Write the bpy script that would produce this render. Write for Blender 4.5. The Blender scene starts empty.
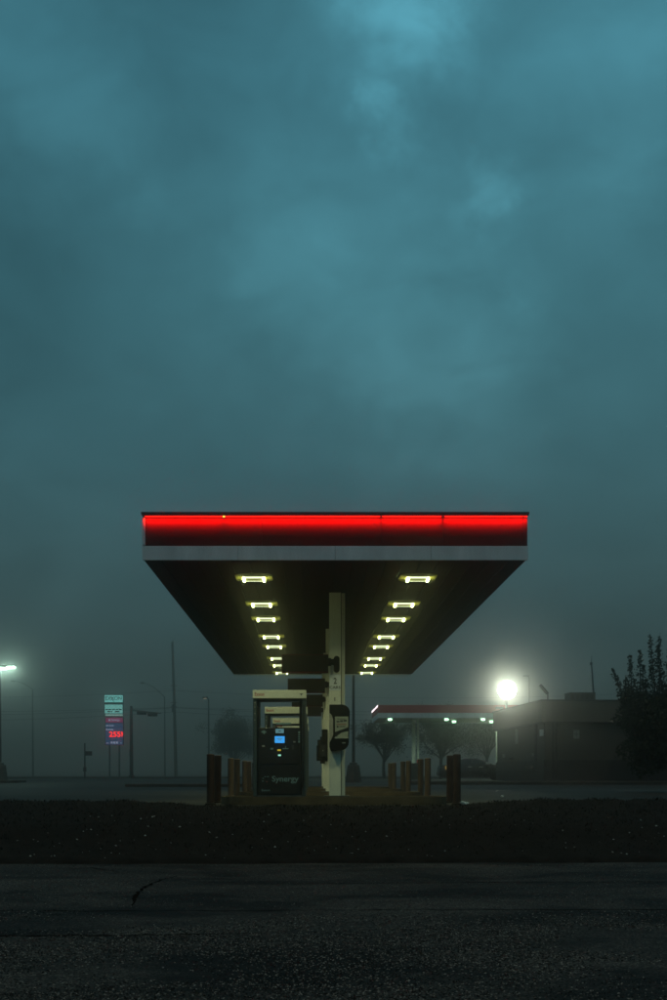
import bpy, bmesh, math, random
from mathutils import Vector, Matrix
random.seed(7)
R = math.radians
SC = bpy.context.scene
COL = SC.collection

# ------------------------------------------------------------------ camera
CZ = 1.15                      # eye height above the road, metres
cam_d = bpy.data.cameras.new('camera')
cam = bpy.data.objects.new('camera', cam_d)
COL.objects.link(cam)
cam.location = (0, 0, CZ)
cam.rotation_euler = (R(90), 0, 0)
cam_d.sensor_fit = 'VERTICAL'
cam_d.sensor_height = 36
cam_d.lens = 46.8
cam_d.shift_x = 0.0215
cam_d.shift_y = 0.274
cam_d.clip_end = 3000
SC.camera = cam

# ------------------------------------------------------------------ sky
SUN_EL, SUN_ROT = R(76), R(195)
world = bpy.data.worlds.new('World')
SC.world = world
world.use_nodes = True
wn, wl = world.node_tree.nodes, world.node_tree.links
wn.clear()
def wnode(t, **kw):
    n = wn.new(t)
    for k, v in kw.items():
        setattr(n, k, v)
    return n
def wmath(op, a, b=None, clamp=False):
    n = wnode('ShaderNodeMath', operation=op, use_clamp=clamp)
    for i, v in enumerate((a, b)):
        if v is None: continue
        if isinstance(v, (int, float)): n.inputs[i].default_value = v
        else: wl.new(v, n.inputs[i])
    return n.outputs[0]
wout = wnode('ShaderNodeOutputWorld')
bg = wnode('ShaderNodeBackground')
bg.inputs['Strength'].default_value = 1.0
wl.new(bg.outputs[0], wout.inputs[0])
tc = wnode('ShaderNodeTexCoord')
sep = wnode('ShaderNodeSeparateXYZ')
wl.new(tc.outputs['Generated'], sep.inputs[0])
elev = wmath('MAXIMUM', sep.outputs['Z'], 0.0)
# cloud deck: flat layer overhead, seen in perspective
den = wmath('ADD', elev, 0.42)
cmb = wnode('ShaderNodeCombineXYZ')
wl.new(wmath('DIVIDE', sep.outputs['X'], den), cmb.inputs[0])
wl.new(wmath('DIVIDE', sep.outputs['Y'], den), cmb.inputs[1])
cmb.inputs[2].default_value = 3.7
def wnoise(scale, detail, rough, dist=0.0):
    n = wnode('ShaderNodeTexNoise')
    n.inputs['Scale'].default_value = scale
    n.inputs['Detail'].default_value = detail
    n.inputs['Roughness'].default_value = rough
    n.inputs['Distortion'].default_value = dist
    wl.new(cmb.outputs[0], n.inputs['Vector'])
    return n.outputs['Fac']
n_big = wnoise(1.7, 3, .5, .4)
n_mid = wnoise(4.2, 5, .5, .5)
# thin places in the deck where the light comes through
def hole(px, py, width, amount):
    d = Vector((px - 312, 1300, 774 - py)).normalized()
    wn_ = wnode('ShaderNodeVectorMath', operation='SCALE')
    wn_.inputs['Scale'].default_value = 1.0
    dot = wnode('ShaderNodeVectorMath', operation='DOT_PRODUCT')
    wl.new(wob.outputs[0], dot.inputs[0])
    dot.inputs[1].default_value = d
    t = wmath('SUBTRACT', 1.0, dot.outputs['Value'])
    t = wmath('DIVIDE', t, -(width ** 2) / 2)
    e = wmath('EXPONENT', t)
    return wmath('MULTIPLY', e, amount)
wobn = wnode('ShaderNodeTexNoise')
wobn.inputs['Scale'].default_value = 14.0
wobn.inputs['Detail'].default_value = 6; wobn.inputs['Roughness'].default_value = .62
wl.new(tc.outputs['Generated'], wobn.inputs['Vector'])
wsub = wnode('ShaderNodeVectorMath', operation='SUBTRACT')
wl.new(wobn.outputs['Color'], wsub.inputs[0]); wsub.inputs[1].default_value = (.5, .5, .5)
wsc = wnode('ShaderNodeVectorMath', operation='SCALE')
wl.new(wsub.outputs[0], wsc.inputs[0]); wsc.inputs['Scale'].default_value = 0.11
wadd = wnode('ShaderNodeVectorMath', operation='ADD')
wl.new(tc.outputs['Generated'], wadd.inputs[0]); wl.new(wsc.outputs[0], wadd.inputs[1])
wob = wnode('ShaderNodeVectorMath', operation='NORMALIZE')
wl.new(wadd.outputs[0], wob.inputs[0])
gap = None
for h in [(405, 2, .036, 1.0), (380, 112, .018, .62), (398, 145, .018, .30), (476, 192, .020, .52), (490, 330, .04, .14), (400, 20, .16, .30),
          (280, 262, .050, .26), (432, 385, .070, .34), (340, 330, .10, .14), (640, 70, .07, .36), (20, 40, .07, .30), (110, 160, .05, .20), (480, 220, .14, .10)]:
    v = hole(*h)
    gap = v if gap is None else wmath('ADD', gap, v)
ramp = wnode('ShaderNodeValToRGB')
ce = ramp.color_ramp.elements
ce[0].position = 0.0; ce[0].color = (.038, .060, .060, 1)
ce[1].position = 1.0; ce[1].color = (.050, .185, .235, 1)
for p, c in [(.08, (.036, .066, .068, 1)), (.16, (.040, .092, .102, 1)), (.24, (.042, .120, .142, 1)), (.34, (.042, .140, .172, 1)), (.48, (.040, .146, .188, 1))]:
    e = ramp.color_ramp.elements.new(p); e.color = c
wl.new(elev, ramp.inputs[0])
# deck brightness factor
fac = wmath('ADD', wmath('MULTIPLY', n_big, .55), wmath('MULTIPLY', n_mid, .45))
fac = wmath('ADD', wmath('MULTIPLY', wmath('SUBTRACT', fac, .5), 1.5), .93)
n_fine = wnoise(10.0, 6, .55, .6)
fac = wmath('ADD', fac, wmath('MULTIPLY', wmath('SUBTRACT', n_fine, .5), .12))
fac = wmath('ADD', fac, wmath('MULTIPLY', gap, wmath('ADD', wmath('MULTIPLY', n_fine, 1.9), .25)))
deck = wnode('ShaderNodeVectorMath', operation='SCALE')
wl.new(ramp.outputs[0], deck.inputs[0]); wl.new(fac, deck.inputs['Scale'])
sky = wnode('ShaderNodeTexSky', sky_type='NISHITA', sun_disc=False)
sky.sun_elevation = SUN_EL; sky.sun_rotation = SUN_ROT
skys = wnode('ShaderNodeVectorMath', operation='SCALE')
wl.new(sky.outputs[0], skys.inputs[0]); skys.inputs['Scale'].default_value = 0.0010
tot = wnode('ShaderNodeVectorMath', operation='ADD')
wl.new(deck.outputs[0], tot.inputs[0]); wl.new(skys.outputs[0], tot.inputs[1])
wl.new(tot.outputs[0], bg.inputs['Color'])

# ------------------------------------------------------------------ sun (a wide soft patch behind thick cloud)
sl = bpy.data.lights.new('sun', 'SUN')
sl.energy = 0.45; sl.angle = R(45); sl.color = (1, .64, .36)
so = bpy.data.objects.new('sun', sl); COL.objects.link(so)
sdir = Vector((math.sin(SUN_ROT) * math.cos(SUN_EL), math.cos(SUN_ROT) * math.cos(SUN_EL), math.sin(SUN_EL)))
so.rotation_euler = sdir.to_track_quat('Z', 'Y').to_euler()

# ------------------------------------------------------------------ exposure and render settings
vs = SC.view_settings
vs.view_transform = 'Standard'; vs.look = 'None'; vs.exposure = 0.0; vs.gamma = 1.0; vs.use_curve_mapping = False
SC.render.engine = 'CYCLES'
cy = SC.cycles
cy.max_bounces = 6; cy.diffuse_bounces = 3; cy.glossy_bounces = 3; cy.volume_bounces = 2
cy.transparent_max_bounces = 12; cy.sample_clamp_indirect = 1.5
cy.use_denoising = True
cy.use_light_tree = True

# ------------------------------------------------------------------ helpers
def at(px, py, d):
    """point seen at photograph pixel (px, py) at depth d"""
    return Vector(((px - 312) * d / 1300, d, CZ + (774 - py) * d / 1300))
LOT = CZ - 0.62
def G(d):
    if d <= 50: return LOT
    if d >= 75: return LOT + .20
    t = (d - 50) / 25
    return LOT + .20 * t
M = {}
def mat(name, col, rough=.6, metal=0., var=0., vscale=8., bump=0., bscale=40., emit=None, estr=0., spec=.5, sample=True, streak=None):
    m = bpy.data.materials.new(name); m.use_nodes = True
    nt = m.node_tree; b = nt.nodes['Principled BSDF']
    b.inputs['Base Color'].default_value = (*col, 1)
    b.inputs['Roughness'].default_value = rough
    b.inputs['Metallic'].default_value = metal
    b.inputs['Specular IOR Level'].default_value = spec
    if emit:
        b.inputs['Emission Color'].default_value = (*emit, 1)
        b.inputs['Emission Strength'].default_value = estr
        if not sample: m.cycles.emission_sampling = 'NONE'
    if var or bump:
        t = nt.nodes.new('ShaderNodeTexCoord')
        src = t.outputs['Object']
        if streak:
            mp = nt.nodes.new('ShaderNodeMapping'); mp.inputs['Scale'].default_value = streak
            nt.links.new(src, mp.inputs[0]); src = mp.outputs[0]
    if var:
        n = nt.nodes.new('ShaderNodeTexNoise')
        n.inputs['Scale'].default_value = vscale; n.inputs['Detail'].default_value = 6; n.inputs['Roughness'].default_value = .6
        nt.links.new(src, n.inputs['Vector'])
        cr = nt.nodes.new('ShaderNodeValToRGB')
        cr.color_ramp.elements[0].position = .3; cr.color_ramp.elements[1].position = .7
        cr.color_ramp.elements[0].color = (*[max(0, c * (1 - var)) for c in col], 1)
        cr.color_ramp.elements[1].color = (*[min(1, c * (1 + var)) for c in col], 1)
        nt.links.new(n.outputs['Fac'], cr.inputs[0]); nt.links.new(cr.outputs[0], b.inputs['Base Color'])
        mr = nt.nodes.new('ShaderNodeMapRange')
        mr.inputs['To Min'].default_value = max(.05, rough - .12); mr.inputs['To Max'].default_value = min(1, rough + .12)
        nt.links.new(n.outputs['Fac'], mr.inputs[0]); nt.links.new(mr.outputs[0], b.inputs['Roughness'])
    if bump:
        n2 = nt.nodes.new('ShaderNodeTexNoise'); n2.inputs['Scale'].default_value = bscale; n2.inputs['Detail'].default_value = 4
        nt.links.new(src, n2.inputs['Vector'])
        bp = nt.nodes.new('ShaderNodeBump'); bp.inputs['Strength'].default_value = bump; bp.inputs['Distance'].default_value = .01
        nt.links.new(n2.outputs['Fac'], bp.inputs['Height']); nt.links.new(bp.outputs[0], b.inputs['Normal'])
    M[name] = m
    return m

class MB:
    def __init__(s): s.v = []; s.f = []
    def add(s, vs_, fs):
        o = len(s.v); s.v += [tuple(v) for v in vs_]; s.f += [tuple(i + o for i in f) for f in fs]; return s
    def box(s, x0, x1, y0, y1, z0, z1):
        return s.add([(x0,y0,z0),(x1,y0,z0),(x1,y1,z0),(x0,y1,z0),(x0,y0,z1),(x1,y0,z1),(x1,y1,z1),(x0,y1,z1)],
                     [(0,3,2,1),(4,5,6,7),(0,1,5,4),(1,2,6,5),(2,3,7,6),(3,0,4,7)])
    def tube(s, pts, rad, n=10, cap=True):
        pts = [Vector(p) for p in pts]
        if not isinstance(rad, (list, tuple)): rad = [rad] * len(pts)
        rings = []; up = None
        for i, p in enumerate(pts):
            t = (pts[min(i + 1, len(pts) - 1)] - pts[max(i - 1, 0)]).normalized()
            if up is None:
                up = Vector((0, 0, 1)) if abs(t.z) < .9 else Vector((0, 1, 0))
            a = t.cross(up).normalized(); b = t.cross(a).normalized(); up = -b if b.dot(up) < 0 else b
            a = t.cross(up).normalized()
            rings.append([p + (a * math.cos(k * 2 * math.pi / n) + up * math.sin(k * 2 * math.pi / n)) * rad[i] for k in range(n)])
        vs_ = [v for r in rings for v in r]; fs = []
        for i in range(len(rings) - 1):
            for k in range(n):
                k2 = (k + 1) % n
                fs.append((i*n+k, i*n+k2, (i+1)*n+k2, (i+1)*n+k))
        if cap:
            fs.append(tuple(range(n))[::-1]); fs.append(tuple((len(rings)-1)*n + k for k in range(n)))
        return s.add(vs_, fs)
    def prism_y(s, prof, y0, y1):
        """profile in xz, extruded along y"""
        n = len(prof)
        return s.add([(x, y0, z) for x, z in prof] + [(x, y1, z) for x, z in prof],
                     [tuple(range(n)), tuple(range(2*n-1, n-1, -1))] + [(i, i+n, (i+1) % n + n, (i+1) % n) for i in range(n)])
    def prism_z(s, prof, z0, z1):
        n = len(prof)
        return s.add([(x, y, z0) for x, y in prof] + [(x, y, z1) for x, y in prof],
                     [tuple(range(n))[::-1], tuple(range(n, 2*n))] + [(i, (i+1) % n, (i+1) % n + n, i+n) for i in range(n)])
    def lathe(s, prof, n=20, cx=0, cy=0):
        vs_ = [(cx + r * math.cos(k*2*math.pi/n), cy + r * math.sin(k*2*math.pi/n), z) for r, z in prof for k in range(n)]
        fs = [(i*n+k, i*n+(k+1) % n, (i+1)*n+(k+1) % n, (i+1)*n+k) for i in range(len(prof)-1) for k in range(n)]
        fs += [tuple(range(n))[::-1], tuple((len(prof)-1)*n + k for k in range(n))]
        return s.add(vs_, fs)
    def build(s, name, m, parent=None, bevel=0, smooth=False, loc=None):
        me = bpy.data.meshes.new(name); me.from_pydata(s.v, [], s.f)
        bm = bmesh.new(); bm.from_mesh(me); bmesh.ops.recalc_face_normals(bm, faces=bm.faces)
        if bevel:
            es = [e for e in bm.edges if len(e.link_faces) == 2 and e.calc_face_angle(0) > .6]
            bmesh.ops.bevel(bm, geom=es, offset=bevel, segments=2, affect='EDGES', profile=.6)
        bm.to_mesh(me); bm.free()
        if smooth:
            for p in me.polygons: p.use_smooth = True
            try: me.set_sharp_from_angle(angle=R(40))
            except Exception: pass
        return link(name, me, m, parent, loc)
def link(name, me, m, parent=None, loc=None):
    o = bpy.data.objects.new(name, me); COL.objects.link(o)
    if m: me.materials.append(M[m] if isinstance(m, str) else m)
    if parent: o.parent = parent
    if loc is not None: o.location = loc
    return o
def tag(o, label=None, cat=None, group=None, kind=None):
    if label: o['label'] = label
    if cat: o['category'] = cat
    if group: o['group'] = group
    if kind: o['kind'] = kind
    return o
def thing(name, label, cat, loc=(0, 0, 0), rz=0, group=None):
    o = bpy.data.objects.new(name, None); COL.objects.link(o)
    o.location = loc; o.rotation_euler = (0, 0, rz); o.empty_display_size = .2
    return tag(o, label, cat, group)
def kids(o): return [c for c in bpy.data.objects if c.parent == o]
def copy_tree(o, parent=None, loc=None, label=None):
    c = o.copy(); COL.objects.link(c); c.parent = parent
    if loc is not None: c.location = loc
    if label: c['label'] = label
    for k in kids(o): copy_tree(k, c)
    return c
def text(name, body, m, parent, x, z, y, w=None, h=None, depth=.003, shear=0, bold=.012):
    """lettering in the XZ plane facing -Y, lower left corner at (x, y, z)"""
    cu = bpy.data.curves.new('t', 'FONT'); cu.body = body; cu.extrude = .02; cu.shear = shear; cu.resolution_u = 3; cu.offset = bold
    o = bpy.data.objects.new('t', cu); COL.objects.link(o)
    bpy.context.view_layer.update()
    me = bpy.data.meshes.new_from_object(o.evaluated_get(bpy.context.evaluated_depsgraph_get()))
    bpy.data.objects.remove(o); bpy.data.curves.remove(cu)
    xs = [v.co.x for v in me.vertices]; ys = [v.co.y for v in me.vertices]
    x0, y0 = min(xs), min(ys); sx = w / (max(xs) - x0) if w else None; sy = h / (max(ys) - y0) if h else None
    sx = sx or sy; sy = sy or sx
    for v in me.vertices:
        a, b, c = v.co
        v.co = (x + (a - x0) * sx, y - depth * (c / .02 + 1) / 2, z + (b - y0) * sy)
    me.name = name; me.materials.clear()
    return link(name, me, m, parent)
def area_light(name, parent, loc, size, size_y, power, col, direction, spread=None):
    l = bpy.data.lights.new(name, 'AREA'); l.shape = 'RECTANGLE'; l.size = size; l.size_y = size_y
    l.energy = power; l.color = col
    if spread: l.spread = spread
    o = bpy.data.objects.new(name, l); COL.objects.link(o); o.parent = parent; o.location = loc
    d = Vector(direction)
    o.rotation_euler = (-d).to_track_quat('Z', 'X' if abs(d.x) < .5 else 'Y').to_euler() if False else d.to_track_quat('-Z', 'Y').to_euler()
    return o

# ------------------------------------------------------------------ materials
mat('black_paint', (.009, .008, .006), .5, var=.3, vscale=5, spec=.2)
mat('soffit', (.005, .0045, .003), .8, var=.3, vscale=2, spec=.1)
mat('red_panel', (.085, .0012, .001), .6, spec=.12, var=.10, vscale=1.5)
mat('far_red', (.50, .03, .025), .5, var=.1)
mat('dark_red', (.10, .008, .008), .5, var=.2)
mat('white_panel', (.76, .79, .80), .45, var=.16, vscale=2.2, streak=(1, 1, .25))
mat('cap_trim', (.02, .02, .02), .5)
mat('led_red', (.4, .01, .01), .4, emit=(1, .012, .004), estr=1.6, sample=False)
mat('led_hot', (.6, .2, .02), .4, emit=(1, .45, .05), estr=3.0, sample=False)
mat('cream', (.76, .75, .62), .55, var=.10, vscale=6, streak=(1, 1, .25))
mat('header_cream', (.80, .80, .66), .5, var=.06, vscale=6)
mat('column_back', (.33, .31, .26), .6, var=.2, vscale=6)
mat('pump_body', (.014, .013, .011), .38, var=.3, vscale=10)
mat('pump_post', (.075, .095, .095), .4, metal=.3, var=.15, vscale=9)
mat('letter_grey', (.22, .33, .34), .5)
mat('letter_red', (.45, .03, .025), .5)
mat('letter_black', (.012, .012, .012), .6)
mat('sticker', (.33, .33, .30), .6, var=.15)
mat('screen', (.02, .1, .2), .3, emit=(.045, .36, .90), estr=1.0, sample=False)
mat('screen_dark', (.02, .06, .08), .3, emit=(.09, .20, .22), estr=.9, sample=False)
mat('glow_yellow', (.3, .25, .02), .4, emit=(.42, .33, .03), estr=.8, sample=False)
mat('glow_mint', (.3, .5, .4), .4, emit=(.35, .85, .65), estr=1.0, sample=False)
mat('rubber', (.010, .010, .010), .7)
mat('poster', (.34, .36, .29), .6, var=.12, vscale=14)
mat('poster_dark', (.05, .055, .05), .6)
mat('poster_red', (.30, .10, .08), .6)
mat('bollard_lit', (.105, .072, .050), .6, var=.35, vscale=7, bump=.2, spec=.15, streak=(1, 1, .3))  # bollard colour with the lamp light put into it
mat('bollard_unlit', (.045, .024, .016), .65, var=.35, vscale=7, bump=.2, spec=.15, streak=(1, 1, .3))  # same bollards out of the lamp light, shade put into the colour
mat('island', (.024, .020, .015), .9, spec=.08, var=.35, vscale=3, bump=.4, bscale=60)
mat('island_edge', (.11, .08, .048), .85, spec=.1, var=.35, vscale=4)
mat('steel', (.10, .10, .095), .45, metal=.6, var=.2)
mat('pole_dark', (.03, .028, .025), .6, var=.2)
mat('wood_pole', (.14, .12, .10), .85, var=.3, vscale=4, streak=(1, 1, .1), bump=.4)
mat('concrete_base', (.06, .052, .042), .85, var=.3, vscale=4, bump=.4)
mat('kerb_stone', (.06, .052, .042), .9, spec=.1, var=.3, vscale=2, bump=.4)
mat('wall_upper', (.085, .064, .043), .85, var=.12, vscale=2.5, bump=.3, bscale=30)
mat('wall_lower', (.018, .014, .01), .85, var=.2, vscale=3, bump=.3)
mat('wall_band', (.125, .098, .066), .8, var=.10, vscale=2)
mat('roof_unit', (.03, .028, .024), .7, var=.2)
mat('lamp_bar', (.8, .8, .7), .4, emit=(.86, 1.0, .36), estr=13)
mat('lamp_edge', (.8, .8, .7), .4, emit=(.88, 1.0, .66), estr=1.5, sample=False)
mat('lamp_lens', (.2, .2, .1), .4, emit=(.60, .62, .14), estr=.3, sample=False)
mat('glow_tint', (.38, .34, .10), .7, spec=.1)  # yellow tone chosen to carry the glow around the lamps
mat('lot_lamp', (.8, .8, .8), .4, emit=(.62, 1.0, .80), estr=7, sample=False)
mat('far_lamp', (.8, .8, .8), .4, emit=(.45, 1.0, .55), estr=7, sample=False)
mat('flood_lens', (.9, .9, .8), .4, emit=(.93, 1.0, .80), estr=26, sample=False)
mat('side_strip', (.8, .8, .8), .4, emit=(1.0, .86, .90), estr=2.2, sample=False)
mat('amber_lamp', (.6, .5, .2), .4, emit=(1.0, .72, .22), estr=.55, sample=False)
mat('street_lamp_lens', (.8, .8, .6), .4, emit=(1, .75, .5), estr=.5, sample=False)
mat('sign_top', (.3, .5, .5), .4, emit=(.15, .48, .44), estr=1.0, sample=False)
mat('sign_mid', (.3, .5, .5), .4, emit=(.13, .38, .34), estr=1.0, sample=False)
mat('sign_pale', (.3, .4, .4), .4, emit=(.17, .30, .26), estr=1.0, sample=False)
mat('sign_maroon', (.15, .03, .08), .4, emit=(.16, .025, .075), estr=.9, sample=False)
mat('sign_navy', (.03, .05, .10), .4, emit=(.020, .050, .105), estr=.9, sample=False)
mat('sign_letter_pale', (.4, .4, .5), .4, emit=(.26, .30, .42), estr=.8, sample=False)
mat('sign_letter_dark', (.03, .03, .04), .5)
mat('sign_digit', (.5, .01, .01), .4, emit=(1, .02, .01), estr=2.4, sample=False)
mat('sign_frame', (.10, .13, .13), .5)
mat('car_paint', (.014, .014, .014), .25, var=.1)
mat('car_glass', (.02, .025, .025), .08)
mat('pale_glint', (.75, .74, .68), .35, metal=.2)  # pale colour stands in for glints on the car fittings
mat('tail_lens', (.25, .12, .03), .3, emit=(.5, .32, .08), estr=.5, sample=False)
mat('rim_metal', (.25, .25, .25), .3, metal=.9)
mat('paper', (.62, .66, .64), .7, var=.15)
mat('bark', (.05, .042, .034), .9, var=.3, vscale=6, bump=.5)

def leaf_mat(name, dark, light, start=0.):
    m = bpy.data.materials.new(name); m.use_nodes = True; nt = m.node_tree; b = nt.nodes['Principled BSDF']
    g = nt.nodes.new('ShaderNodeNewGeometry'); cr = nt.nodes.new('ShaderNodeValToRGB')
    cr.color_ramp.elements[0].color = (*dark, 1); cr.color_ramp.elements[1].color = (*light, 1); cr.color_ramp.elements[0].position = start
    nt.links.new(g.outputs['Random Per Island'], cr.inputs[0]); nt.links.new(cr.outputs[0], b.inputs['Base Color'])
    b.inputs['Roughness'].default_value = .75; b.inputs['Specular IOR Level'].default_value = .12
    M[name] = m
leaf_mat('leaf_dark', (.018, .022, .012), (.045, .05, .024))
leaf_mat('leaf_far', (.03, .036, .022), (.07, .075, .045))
leaf_mat('grass_blade', (.008, .008, .004), (.024, .021, .012))
leaf_mat('gravel', (.009, .008, .006), (.25, .24, .21), .5)
leaf_mat('fleck', (.25, .25, .2), (.6, .65, .6))

def surface_mat(name, build):
    m = bpy.data.materials.new(name); m.use_nodes = True
    build(m.node_tree, m.node_tree.nodes['Principled BSDF']); M[name] = m
def nz(nt, vec, scale, detail=5, rough=.6, dist=0):
    n = nt.nodes.new('ShaderNodeTexNoise'); n.inputs['Scale'].default_value = scale; n.inputs['Detail'].default_value = detail
    n.inputs['Roughness'].default_value = rough; n.inputs['Distortion'].default_value = dist
    nt.links.new(vec, n.inputs['Vector']); return n.outputs['Fac']
def cramp(nt, fac, stops):
    c = nt.nodes.new('ShaderNodeValToRGB'); e = c.color_ramp.elements
    e[0].position, e[0].color = stops[0][0], (*stops[0][1], 1); e[1].position, e[1].color = stops[-1][0], (*stops[-1][1], 1)
    for p, col in stops[1:-1]:
        k = e.new(p); k.color = (*col, 1)
    nt.links.new(fac, c.inputs[0]); return c.outputs[0]
def mulc(nt, a, b, f=1.0):
    n = nt.nodes.new('ShaderNodeMix'); n.data_type = 'RGBA'; n.blend_type = 'MULTIPLY'; n.inputs[0].default_value = f
    nt.links.new(a, n.inputs[6]); nt.links.new(b, n.inputs[7]); return n.outputs[2]
def road_build(nt, b):
    t = nt.nodes.new('ShaderNodeTexCoord').outputs['Object']
    mp = nt.nodes.new('ShaderNodeMapping'); mp.inputs['Scale'].default_value = (.5, .8, 1); nt.links.new(t, mp.inputs[0])
    patches = nz(nt, mp.outputs[0], .9, 6, .65, .6)
    c1 = cramp(nt, patches, [(.40, (.16, .15, .13)), (.50, (.60, .60, .58)), (.62, (1.1, 1.1, 1.08))])
    v = nt.nodes.new('ShaderNodeTexVoronoi'); v.inputs['Scale'].default_value = 85; nt.links.new(t, v.inputs['Vector'])
    c2 = cramp(nt, v.outputs['Color'], [(.25, (.012, .0105, .008)), (.6, (.032, .029, .024)), (.9, (.15, .14, .12))])
    nt.links.new(mulc(nt, c2, c1), b.inputs['Base Color'])
    b.inputs['Roughness'].default_value = .8; b.inputs['Specular IOR Level'].default_value = .15
    h = nz(nt, t, 60, 4, .7)
    bp = nt.nodes.new('ShaderNodeBump'); bp.inputs['Strength'].default_value = .9; bp.inputs['Distance'].default_value = .012
    nt.links.new(h, bp.inputs['Height']); nt.links.new(bp.outputs[0], b.inputs['Normal'])
surface_mat('asphalt', road_build)
def lot_build(nt, b):
    t = nt.nodes.new('ShaderNodeTexCoord').outputs['Object']
    mp = nt.nodes.new('ShaderNodeMapping'); mp.inputs['Scale'].default_value = (.12, 1, 1); nt.links.new(t, mp.inputs[0])
    st = nz(nt, mp.outputs[0], .16, 5, .6, .4)
    c1 = cramp(nt, st, [(.33, (.45, .43, .40)), (.5, (.8, .8, .78)), (.66, (1.25, 1.25, 1.2))])
    fine = nz(nt, t, 9, 5, .7)
    c2 = cramp(nt, fine, [(.3, (.024, .021, .016)), (.7, (.046, .042, .034))])
    nt.links.new(mulc(nt, c2, c1), b.inputs['Base Color'])
    b.inputs['Roughness'].default_value = .7; b.inputs['Specular IOR Level'].default_value = .12
    bp = nt.nodes.new('ShaderNodeBump'); bp.inputs['Strength'].default_value = .5; bp.inputs['Distance'].default_value = .01
    nt.links.new(nz(nt, t, 30, 4, .7), bp.inputs['Height']); nt.links.new(bp.outputs[0], b.inputs['Normal'])
surface_mat('lot_concrete', lot_build)
def soil_build(nt, b):
    t = nt.nodes.new('ShaderNodeTexCoord').outputs['Object']
    nt.links.new(cramp(nt, nz(nt, t, 5, 6, .7), [(.3, (.007, .006, .004)), (.7, (.020, .017, .012))]), b.inputs['Base Color'])
    b.inputs['Roughness'].default_value = .95; b.inputs['Specular IOR Level'].default_value = .1
    bp = nt.nodes.new('ShaderNodeBump'); bp.inputs['Strength'].default_value = .8; bp.inputs['Distance'].default_value = .03
    nt.links.new(nz(nt, t, 25, 5, .7), bp.inputs['Height']); nt.links.new(bp.outputs[0], b.inputs['Normal'])
surface_mat('soil', soil_build)
def field_build(nt, b):
    t = nt.nodes.new('ShaderNodeTexCoord').outputs['Object']
    nt.links.new(cramp(nt, nz(nt, t, .08, 6, .7), [(.3, (.03, .03, .024)), (.7, (.07, .068, .055))]), b.inputs['Base Color'])
    b.inputs['Roughness'].default_value = .9
surface_mat('field', field_build)

# ================================================================== THE SETTING
def sheet(name, xs, ys, zf, m):
    vs_ = [(x, y, zf(x, y)) for y in ys for x in xs]; n = len(xs)
    fs = [(j*n+i, j*n+i+1, (j+1)*n+i+1, (j+1)*n+i) for j in range(len(ys)-1) for i in range(n-1)]
    o = MB().add(vs_, fs).build(name, m, smooth=True); o['kind'] = 'structure'; return o
def frange(a, b, n): return [a + (b - a) * i / (n - 1) for i in range(n)]
ROAD_EDGE = 16.8
def edge_d(x): return ROAD_EDGE + .05 * math.sin(x * 1.3) + .04 * math.sin(x * 3.1 + 1) + .055 * x
sheet('ground', [-600, -100, -30, 30, 100, 600], [21.2, 50, 75, 120, 300, 620], lambda x, y: G(y) - .012, 'field')
sheet('rear_ground', [-600, -100, 100, 600], [-620, -60, -9], lambda x, y: -.03, 'field')
sheet('forecourt', [-90, -40, -12, -4, 4, 12, 40, 90], [21.5, 30, 40, 50, 56, 62, 68, 75, 100, 128], lambda x, y: G(y), 'lot_concrete')
sheet('far_street', [-300, -60, 60, 300], [134, 150], lambda x, y: G(y) - .004, 'asphalt')
road = sheet('road', [-120, -40] + frange(-14, 14, 29) + [40, 120], [-9, 0, 5, 8, 10.9, 12, 14, 16, 18.5], lambda x, y: -.0 + (-.02 if y > 17.5 else 0), 'asphalt')

# grass verge rising from the road edge to a low crest in front of the forecourt
def crest(x):
    if x < -1.6: t = min(1, (-1.6 - x) / 1.2); return -.51 + .095 * t
    if x > 2.2: t = min(1, (x - 2.2) / 1.2); return -.51 + .11 * t
    return -.51
vprof = [(0, -1.155), (.12, -1.10), (.8, -.96), (1.7, -.70), (2.0, -.665), (2.7, -.56), (3.7, 0), (4.5, -.54), (4.9, -.635)]
def vz(x, d):
    e = edge_d(x); t = d - e; c = crest(x)
    pr = [(a, c if b == 0 else b) for a, b in vprof]
    if t <= 0: return CZ - 1.17
    for (a, za), (b, zb) in zip(pr, pr[1:]):
        if a <= t <= b:
            k = (t - a) / (b - a); k = k * k * (3 - 2 * k) * .5 + k * .5
            z = za + (zb - za) * k
            return CZ + z + .012 * math.sin(x * 7.3 + d * 3) + .010 * math.sin(x * 17 - d * 9)
    return CZ - .64
vx = [-60, -30] + frange(-14, 14, 141) + [30, 60]
tv = [0, .05, .12, .3, .55, .8, 1.1, 1.4, 1.7, 2.0, 2.3, 2.7, 3.0, 3.3, 3.6, 3.8, 4.1, 4.5, 4.9]
vs_ = []; 
for t in tv:
    for x in vx:
        xx = max(-14, min(14, x)); d = edge_d(xx) + t
        vs_.append((x, d, vz(xx, d)))
n = len(vx)
fs = [(j*n+i, j*n+i+1, (j+1)*n+i+1, (j+1)*n+i) for j in range(len(tv)-1) for i in range(n-1)]
tag(MB().add(vs_, fs).build('verge', 'soil', smooth=True), kind='structure')
g = MB()
for i in range(26000):
    x = random.uniform(-9, 10); d = edge_d(x) + .15 + 4.3 * random.random() ** .7
    z = vz(x, d); hgt = random.uniform(.012, .040) * (1.25 if random.random() < .08 else 1); w = random.uniform(.004, .009)
    a = random.uniform(0, math.pi); lx, ly = random.gauss(0, .022), random.gauss(0, .022)
    g.add([(x - w*math.cos(a), d - w*math.sin(a), z - .01), (x + w*math.cos(a), d + w*math.sin(a), z - .01), (x + lx, d + ly, z + hgt)], [(0, 1, 2)])
me = bpy.data.meshes.new('grass'); me.from_pydata(g.v, [], g.f)
tag(link('grass', me, 'grass_blade'), 'short dark grass covering the verge between road and forecourt', 'grass', kind='stuff')

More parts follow.
